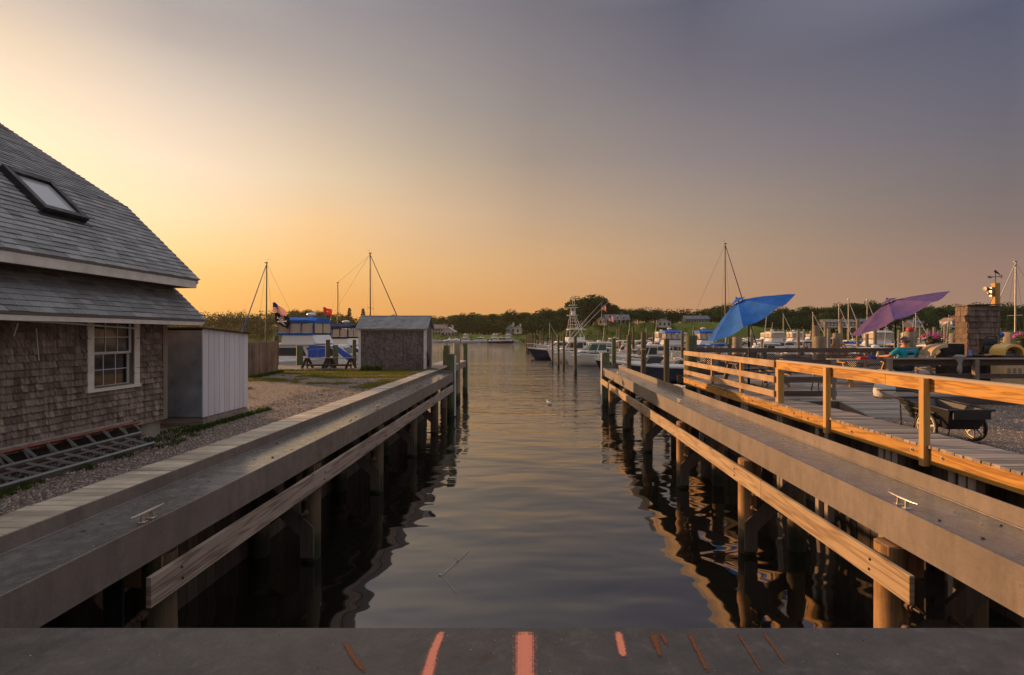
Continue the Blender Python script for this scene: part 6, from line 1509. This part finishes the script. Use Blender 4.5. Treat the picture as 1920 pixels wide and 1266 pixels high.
# ------------------------------------------------------------------ grills
def grill(label, x, y, w_, lidkind, m, zt_=1.02, cab=None):
    t = thing('gas_grill', label, 'grill', (x, y, .12), 'grills on the deck'); z0 = .125
    mb = MB(); mb.box(x-w_/2, x+w_/2, y-.25, y+.25, z0+.08, zt_-.06, bev=.01); cb = mb.build('cabinet', cab or m, t)
    mb = MB()
    for k in range(3):
        for j in range(4): mb.box(x-w_*.36+k*w_*.26, x-w_*.2+k*w_*.26, y-.256, y-.251, zt_-.34-j*.05, zt_-.32-j*.05)
    mb.build('vent_slots', 'black', cb)['kind'] = 'stuff'
    for sx in (-1,1):
        mb = MB(); mb.cyl((x+sx*w_*.4,y-.27,z0+.07),(x+sx*w_*.4,y-.21,z0+.07),.07,n=12); mb.build('wheel', 'black', t)
    mb = MB(); mb.box(x-w_/2-.02,x+w_/2+.02,y-.28,y+.28,zt_-.06,zt_+.06,bev=.015); mb.build('firebox', 'black', t)
    if lidkind == 'open':      # rounded side cheek and a raised louvred lid
        mb = MB(); n = 9
        for sx in (0,):
            xa = x-w_/2-.52; pr_ = [(xa+.52*(1-math.cos(math.pi/2*k/n)), zt_+.06+.36*math.sin(math.pi/2*k/n)) for k in range(n+1)]
            inn = [(xa+.10+.42*(1-math.cos(math.pi/2*k/n)), zt_+.06+.26*math.sin(math.pi/2*k/n)) for k in range(n+1)]
            for k in range(n): mb.prism([(pr_[k][0],y-.25,pr_[k][1]),(pr_[k+1][0],y-.25,pr_[k+1][1]),(inn[k+1][0],y-.25,inn[k+1][1]),(inn[k][0],y-.25,inn[k][1])], (0,.5,0))
        mb.build('hood_cheek', m, t)
        mb = MB(); mb.box(x-w_/2,x+w_/2,y-.02,y+.25,zt_+.07,zt_+.42,bev=.02)
        for k in range(5): mb.box(x-w_/2+.04,x+w_/2-.04,y-.035,y-.022,zt_+.10+k*.06,zt_+.13+k*.06)
        mb.build('lid', 'black', t); mb = MB(); mb.box(x-w_/2-.02,x+w_/2+.02,y-.04,y+.27,zt_+.425,zt_+.45,bev=.01); mb.build('lid_top', 'cream_metal', t)
    elif lidkind == 'dome':
        mb = MB(); n = 10; rings = []
        for k in range(n+1):
            a = math.pi*k/n*.62-.1; rings.append([(x-w_*.36, y+.25-.34*math.sin(a)*.8, zt_+.08+.46*(1-math.cos(a))*.75), (x+w_*.36, y+.25-.34*math.sin(a)*.8, zt_+.08+.46*(1-math.cos(a))*.75), (x+w_*.32, y+.32-.2*math.sin(a), zt_+.1+.40*(1-math.cos(a))*.75), (x-w_*.32, y+.32-.2*math.sin(a), zt_+.1+.40*(1-math.cos(a))*.75)])
        mb.loft(rings, 1, 0, True)
        mb.prism([(x-w_*.36,y-.1,zt_+.10),(x+w_*.36,y-.1,zt_+.10),(x+w_*.42,y+.05,zt_+.56),(x-w_*.28,y+.05,zt_+.56)], (0,.16,0))
        mb.build('lid', 'black', t); mb = MB(); mb.tube([(x-.14,y,zt_+.56),(x-.12,y-.04,zt_+.64),(x+.16,y-.04,zt_+.64),(x+.18,y,zt_+.56)],.018,6); mb.build('handle', 'dark_metal', t)
        mb = MB(); mb.box(x-w_/2-.1,x+.05,y-.34,y-.26,zt_+.07,zt_+.11,bev=.005); mb.build('side_shelf', 'cream_metal', t)
    else:
        mb = MB(); n = 12; rings = []
        for k in range(n+1):
            a = math.pi*k/n; 
            rings.append([(x-.32*math.cos(a)*1.0, y-.24, zt_+.07+.33*math.sin(a)**.8), (x-.32*math.cos(a), y+.24, zt_+.07+.33*math.sin(a)**.8), (x-.26*math.cos(a), y+.24, zt_+.06+.26*math.sin(a)**.8), (x-.26*math.cos(a), y-.24, zt_+.06+.26*math.sin(a)**.8)])
        mb.loft(rings, 1, 0, True); mb.build('hood', 'yellow_enamel', t)
        mb = MB(); mb.box(x-.2,x+.22,y-.1,y+.1,zt_+.062,zt_+.12,bev=.02); mb.box(x-.3,x+.3,y+.0,y+.02,zt_+.06,zt_+.2); mb.build('grate', 'galv', t)
M['yellow_enamel'] = paint('yellow cream enamel', (.80,.52,.14), .25, .08, 4)
grill('grill with a raised louvred black lid and a cream curved side, right of the person', PX(1787,15.9), 15.9, .72, 'open', 'cream_metal', 1.08, 'dark_metal')
grill('black lidded grill with raised dome in front of the shingled tower', PX(1856,15.6), 15.6, .62, 'dome', 'cream_metal', 1.10, 'dark_metal')
grill('grill with a glowing yellow rounded hood and cream vented cabinet', PX(1885,15.2), 15.15, .62, 'arch', 'cream_metal', 1.12)
mb = MB(); x = PX(1914,15.3); mb.box(x-.3,x+.5,15.1,15.7,.125,1.0,bev=.03); mb.box(x-.33,x+.53,15.05,15.75,1.0,1.38,bev=.04); mb.box(x-.3,x+.5,15.03,15.049,1.12,1.15); tag(mb.build('covered_grill', 'gel_grey'), 'grey box shaped grill cut by the right edge of the picture', 'grill')
mb = MB(); x = PX(1790,15.3)
t = thing('camp_stove', 'low white boxy appliance on the deck under the dark gas grill', 'stove', (PX(1782,14.6),14.6,.12)); xx = PX(1782,14.6)
mb.box(xx-.15,xx+.18,14.45,14.75,.40,.60,bev=.04); mb.box(xx-.12,xx+.12,14.44,14.449,.45,.55,mi=1); mb.box(xx-.14,xx+.17,14.46,14.74,.125,.39); mb.build('stove_body', ['gel_white','black'], t)

# ------------------------------------------------------------------ shingled tower, post with weather vane and lamps
tw = thing('shingled_tower', 'square shingled chimney tower with a thin flat cap on the deck', 'tower', (14.9,17.2,.12))
x0,x1,y0,y1,zt_ = 14.47,15.52,17.0,17.5,2.76
mb = MB(); mb.box(x0,x1,y0,y1,.125,zt_)
shingles(mb,(x0,y0,.13),(1,0,0),(0,0,1),(0,-1,0),x1-x0,zt_-.14,.19,.12,None,.032,.4,.25)
shingles(mb,(x0,y1,.13),(0,-1,0),(0,0,1),(-1,0,0),y1-y0,zt_-.14,.19,.12,None,.032,.4,.2)
shingles(mb,(x1,y0,.13),(0,1,0),(0,0,1),(1,0,0),y1-y0,zt_-.14,.19,.12,None,.032,.4,.2)
mb.build('wall', 'cedar_gold', tw)
mb = MB(); mb.hexa([(x0-.08,y0-.06,zt_-.01),(x1+.08,y0-.06,zt_+.03),(x1+.08,y1+.06,zt_+.03),(x0-.08,y1+.06,zt_-.01),(x0-.08,y0-.06,zt_+.015),(x1+.08,y0-.06,zt_+.055),(x1+.08,y1+.06,zt_+.055),(x0-.08,y1+.06,zt_+.015)]); mb.build('cap', 'dark_metal', tw)
Yp = 17.75; px_ = PX(1866.5,Yp)
wp = thing('vane_post', 'square wooden post behind the shingled tower carrying lamps and a weather vane', 'post', (px_,Yp,.12))
mb = MB(); mb.box(px_-.09,px_+.09,Yp-.09,Yp+.09,.125,PZ(531,Yp),bev=.008); mb.build('post_shaft', 'golden_z', wp)
wv = thing('weather_vane', 'black weather vane with letters and a bird on top of the wooden post', 'weather vane', (px_,Yp,PZ(531,Yp)))
z = PZ(531,Yp); mb = MB(); mb.cyl((px_,Yp,z),(px_,Yp,z+.40),.012,n=6); zc = z+.22
mb.cyl((px_-.17,Yp,zc),(px_+.17,Yp,zc),.009,n=5); mb.cyl((px_,Yp-.17,zc),(px_,Yp+.17,zc),.009,n=5); mb.build('mast', 'black', wv)
def glyph(name, c, strokes, s=.045):
    mb = MB()
    for a, b in strokes: mb.bar(Vector(c)+Vector((a[0]*s,0,a[1]*s)), Vector(c)+Vector((b[0]*s,0,b[1]*s)), .014, .014, up=(0,1,0))
    mb.build(name, 'black', wv)
glyph('letter_w', (px_-.22,Yp,zc-.0), [((-1,1),(-.5,-1)),((-.5,-1),(0,.5)),((0,.5),(.5,-1)),((.5,-1),(1,1))])
glyph('letter_e', (px_+.22,Yp,zc-.0), [((-.6,-1),(-.6,1)),((-.6,1),(.7,1)),((-.6,0),(.5,0)),((-.6,-1),(.7,-1))])
glyph('letter_s', (px_,Yp-.2,zc-.0), [((.7,1),(-.6,1)),((-.6,1),(-.6,0)),((-.6,0),(.7,0)),((.7,0),(.7,-1)),((.7,-1),(-.6,-1))], .035)
glyph('letter_n', (px_,Yp+.2,zc-.0), [((-.7,-1),(-.7,1)),((-.7,1),(.7,-1)),((.7,-1),(.7,1))], .035)
mb = MB(); zb_ = z+.36
mb.prism([(px_-.02,Yp-.008,zb_),(px_+.10,Yp-.008,zb_-.04),(px_+.16,Yp-.008,zb_-.10),(px_+.13,Yp-.008,zb_-.02),(px_+.05,Yp-.008,zb_+.05),(px_-.01,Yp-.008,zb_+.10),(px_-.05,Yp-.008,zb_+.06)], (0,.016,0)); mb.build('bird', 'black', wv)
for lb, dx_, dz_, r, ln in (('large horn shaped lamp on the side of the vane post','-',-.22,.085,.2),('smaller round lamp below the horn shaped lamp on the vane post','-',-.38,.05,.12)):
    t = thing('flood_lamp', lb, 'lamp', (px_-.1,Yp,z+dz_)); mb = MB(); mb.box(px_-.17,px_-.091,Yp-.06,Yp+.06,z+dz_-.08,z+dz_+.08,bev=.01); mb.build('junction_box', 'galv', t)
    mb = MB(); mb.cyl((px_-.16,Yp,z+dz_),(px_-.22,Yp-.02,z+dz_),.02,n=6); mb.cyl((px_-.20,Yp-.02,z+dz_),(px_-.20-ln,Yp-.05,z+dz_+.02),.035,r,14); mb.build('lamp_housing', 'dark_metal', t)
    mb = MB(); mb.cyl((px_-.20-ln,Yp-.05,z+dz_+.02),(px_-.205-ln,Yp-.05,z+dz_+.02),r*.9,r*.8,14); mb.build('lens', 'vinyl', t)
mb = MB(); mb.tube([(px_-.1,Yp-.1,z-.3),(px_-.25,Yp-.05,z-.75),(px_-.33,Yp,z-1.1)],.008,5); tag(mb.build('cable', 'black'), 'thin cable running down from the lamps of the vane post', 'cable')

# small blue notice on the railing
t = thing('notice_sign', 'small blue printed notice fixed to the dark railing in front of the tower', 'sign', P(1818,662,13.7)); c = P(1818,662,13.7)
mb = MB(); mb.box(c.x-.075,c.x+.075,13.69,13.70,c.z-.085,c.z+.085); mb.build('sign_board', 'gel_blue', t)
mb = MB()
for j, (a, b) in enumerate(((-.055,.05),(-.06,.03),(-.03,.055),(-.055,.04))):
    zz_ = c.z+.05-j*.035; x = c.x+a
    while x < c.x+b: w_ = rnd(.006,.02); mb.box(x, x+w_, 13.684, 13.689, zz_, zz_+.016); x += w_+.007
mb.build('lettering', 'gel_white', t)

# flower planters
def planter(label, x, y, z, r, n):
    t = thing('flower_planter', label, 'planter', (x,y,z)); mb = MB(); mb.cyl((x,y,z),(x,y,z+.24),r*.6,r*.8,14); mb.cyl((x,y,z+.24),(x,y,z+.27),r*.86,r*.86,14); mb.build('pot', 'black', t)
    mb = MB(); leafcloud(mb,(x,y,z+.36),(r*1.15,r,.16),260,.04,.2); mb.build('leaves', 'weed', t, fix=False)
    mb = MB()
    for _ in range(n):
        d = Vector((random.gauss(0,1),random.gauss(0,1),abs(random.gauss(0,1)))).normalized(); p = Vector((x,y,z+.40))+Vector((d.x*r*1.25,d.y*r*1.1,d.z*.22)); s = rnd(.025,.045)
        nn = (d+Vector((0,-.5,.2))).normalized(); u = nn.orthogonal().normalized(); w_ = nn.cross(u); ring = [p+(u*math.cos(a)+w_*math.sin(a))*s*(1 if k % 2 else .6) for k, a in enumerate([2*math.pi*q/10 for q in range(10)])]
        mb.add([p+nn*.006]+ring, [(0,k+1,(k+1) % 10+1) for k in range(10)], rnd(.8,1.2))
    mb.build('blossoms', 'flower', t, fix=False)
planter('black planter of magenta flowers on the back railing left of the shingled tower', PX(1752,20.9), 20.92, 1.245, .38, 120)
planter('planter of pink flowers on the back railing at the right edge', PX(1921,20.9), 20.92, 1.245, .30, 80)
mb = MB(); c = P(1882,640,20.9); mb.box(c.x-.12,c.x+.12,20.85,21.0,1.245,1.245+.2,bev=.02); tag(mb.build('box', 'yellow'), 'small yellow box on the back railing right of the shingled tower', 'box')
mb = MB(); c = P(1877,628,22); mb.ball(c, .12, 10, 7); mb.ball(c-Vector((.17,0,.0)), .09, 10, 7); tag(mb.build('fender', 'cv_blue'), 'pair of blue round boat fenders hanging right of the shingled tower', 'fender')

# ------------------------------------------------------------------ gulls, twig
def gull(label, c, s=1.0, swim=False, rz=0):
    t = thing('gull', label, 'bird', (0,0,0)); o = -.10 if swim else 0
    mb = MB(); rings = []
    for x, z, r in ((-.20,.16,.012),(-.12,.155,.05),(-.02,.15,.075),(.06,.165,.072),(.12,.20,.048),(.15,.245,.034),(.17,.275,.038),(.195,.285,.03),(.215,.28,.012)):
        rings.append([(x, math.cos(a)*r, z+o+math.sin(a)*r*(1.1 if x < .1 else 1)) for a in [2*math.pi*k/10 for k in range(10)]])
    mb.loft(rings, 1, 0, True, True, True); mb.build('body', 'gel_white', t)
    for sd in (-1,1):
        mb = MB(); mb.prism([(.08,sd*.065,.20+o),(-.02,sd*.082,.215+o),(-.26,sd*.03,.165+o),(-.14,sd*.065,.13+o),(.04,sd*.08,.13+o)], (0,sd*.012,0)); mb.build('wing', 'gel_grey', t)
    mb = MB(); mb.cyl((.21,0,.28+o),(.255,0,.27+o),.010,.003,6); mb.build('beak', 'yellow', t)
    if not swim:
        mb = MB()
        for sd in (-1,1): mb.cyl((0,sd*.03,.0),(0,sd*.03,.09),.006,n=5); mb.box(-.01,.05,sd*.03-.018,sd*.03+.018,0,.006)
        mb.build('leg', 'orange', t)
    t.location = c; t.scale = (s,)*3; t.rotation_euler[2] = R(rz)
gull('white and grey gull perched on the olive pile of the left pier', (PX(837.5,27.5), 27.5, PZ(648,27.5)), 1.35, False, 60)
gull('small gull floating on the open water between the two runways', (PX(1029,28.3), 28.3, W), 1.1, True, 120)
mb = MB(); a, b, c_ = [Vector((PX(x,3.86*960/(y-627)), 3.86*960/(y-627), W+.012)) for x, y in ((880,1032),(828,1080),(856,1112))]
mb.tube([a, a.lerp(b,.5)+Vector((.01,0,.01)), b], .0035, 5); mb.tube([b, c_], .002, 5); mb.tube([a.lerp(b,.4), a.lerp(b,.4)+Vector((-.1,.12,.01))], .002, 4); mb.ball(b+Vector((-.03,.02,0)), .018, 6, 4); mb.ball(a.lerp(b,.45), .014, 6, 4)
tag(mb.build('twig', 'wood_tan_x'), 'thin twig floating on the water near the ledge', 'twig')

# ------------------------------------------------------------------ grass and weeds
random.seed(21)
from mathutils import noise as mnoise
def blades(mb, x, y, z, n, h, spread):
    for _ in range(n):
        a = rnd(0,6.28); q = spread*random.random()**.5; p = Vector((x+q*math.cos(a), y+q*math.sin(a), z)); b = rnd(0,6.28); w_ = Vector((math.cos(b),math.sin(b),0))*rnd(.004,.010)*(h/.06)**.5; hh = h*rnd(.5,1.3)
        tip = p+Vector((rnd(-.5,.5)*hh, rnd(-.5,.5)*hh, hh)); mid = p.lerp(tip,.55)+Vector((0,0,hh*.1)); mb.add([p-w_,p+w_,mid+w_*.7,tip,mid-w_*.7], [(0,1,2,4),(4,2,3)], rnd(.4,1.0))
mb = MB(); k = 0
while k < 13000:
    y = rnd(13.5,24); x = rnd(-15,-5.0)
    v = mnoise.noise(Vector((x*.35,y*.8,3.1)))+.35*mnoise.noise(Vector((x*1.6,y*2.3,1)))
    near = (y-19)/9
    if v+near*.5 < .08 or (x < -10.9 and y < 23): 
        if random.random() > .012: k += .12; continue
    blades(mb, x, y, .10, 5, .055, .08); k += 1
o = tag(mb.build('yard_grass', 'grass', fix=False), 'patches of short yellowing grass on the gravel near the small shed', 'grass', kind='stuff')
mb = MB()
for _ in range(420):
    s = rnd(0,1); y = 3.2+5.4*s; x = -5.66+rnd(-.05,.12)+.05*math.sin(y*5)
    if mnoise.noise(Vector((y*1.7,0,5))) > -.05: blades(mb, x, y, .10, 5, .05, .04)
for _ in range(300): y = rnd(8.9,11.6); blades(mb, -6.0+rnd(-.02,.10), y, .10, 6, .07, .05)
for _ in range(160): y = rnd(8.0,9.4); blades(mb, -6.1+rnd(-.3,.3), y, .10, 5, .05, .05)
for _ in range(260): f = rnd(0,1); blades(mb, -10.95-.38*f+rnd(0,.25), 19.6+3.3*f, .10, 6, .10, .08)
for _ in range(240): x = rnd(-16,-8.3); blades(mb, x, 23.95+rnd(-.2,.05), .10, 6, .09, .10)
tag(mb.build('weeds', 'weed', fix=False), 'green weeds along the ladders, the white shed and the board fence', 'weeds', kind='stuff')
for lb, px in (('small leafy green weed clump before the left corner of the small shed',686),('larger leafy green weed clump before the small shed, left of its middle',704)):
    mb = MB(); x = PX(px,23.5); leafcloud(mb,(x,23.5,.22),(.28,.2,.17),260,.035,.1,0,.3,1); blades(mb,x,23.5,.1,120,.25,.28); tag(mb.build('weed_clump','weed',fix=False), lb, 'plant')

# loose stones on the gravel
def stones(name, label, n, rect, z):
    mb = MB()
    for _ in range(n):
        x = rnd(rect[0], rect[1]); y = rect[2]+(rect[3]-rect[2])*random.random()**1.4; r = rnd(.006,.019); a = rnd(0,3.14); q = []
        for k in range(5):
            t_ = a+2*math.pi*k/5; q.append((x+r*math.cos(t_)*rnd(.7,1.2), y+r*math.sin(t_)*rnd(.7,1.2)))
        h = r*rnd(.5,1.0); base = [(px,py,z-.01) for px,py in q]; top = [(x+(px-x)*.6, y+(py-y)*.6, z+h) for px,py in q]
        mb.add(base+top, [(0,1,6,5),(1,2,7,6),(2,3,8,7),(3,4,9,8),(4,0,5,9),(5,6,7,8,9)], rnd(.45,1.7))
    tag(mb.build(name, 'stone', fix=False), label, 'gravel', kind='stuff')
M['stone'] = paint('loose stone', (.34,.26,.215), .85, .2, 9)
stones('loose_gravel', 'loose stones scattered over the gravel around the cart', 9000, (6.9,14,5.5,13.5), -.09)
stones('loose_gravel', 'loose stones scattered over the gravel yard on the left', 9000, (-6.6,-4.9,2.5,22), .10)

mb = MB()
for _ in range(260):
    x = rnd(-3.4,3.5); y = rnd(1.9,3.1); r = rnd(.0012,.0045); mb.ball((x,y,r*.5),(r,r*rnd(.6,1.5),r*.7),5,4,rnd(.3,1.9))
tag(mb.build('grit', 'concrete'), 'fine grit and flakes lying on the near steel ledge', 'grit', kind='stuff')
# ------------------------------------------------------------------ evening haze over the harbour
mb = MB(); mb.box(-860, 860, -39, 690, -4.2, 45)
hz = mb.build('haze', 'water', fix=True); hz.data.materials.clear()
hm = bpy.data.materials.new('evening haze'); hm.use_nodes = True; hn = hm.node_tree; hn.nodes.clear()
ho = hn.nodes.new('ShaderNodeOutputMaterial'); hv = hn.nodes.new('ShaderNodeVolumePrincipled')
hv.inputs['Color'].default_value = (.95, .82, .66, 1); hv.inputs['Density'].default_value = .00010; hv.inputs['Anisotropy'].default_value = .45
hn.links.new(hv.outputs[0], ho.inputs['Volume']); hz.data.materials.append(hm); hz['kind'] = 'stuff'; hz['label'] = 'thin warm evening haze over the harbour'
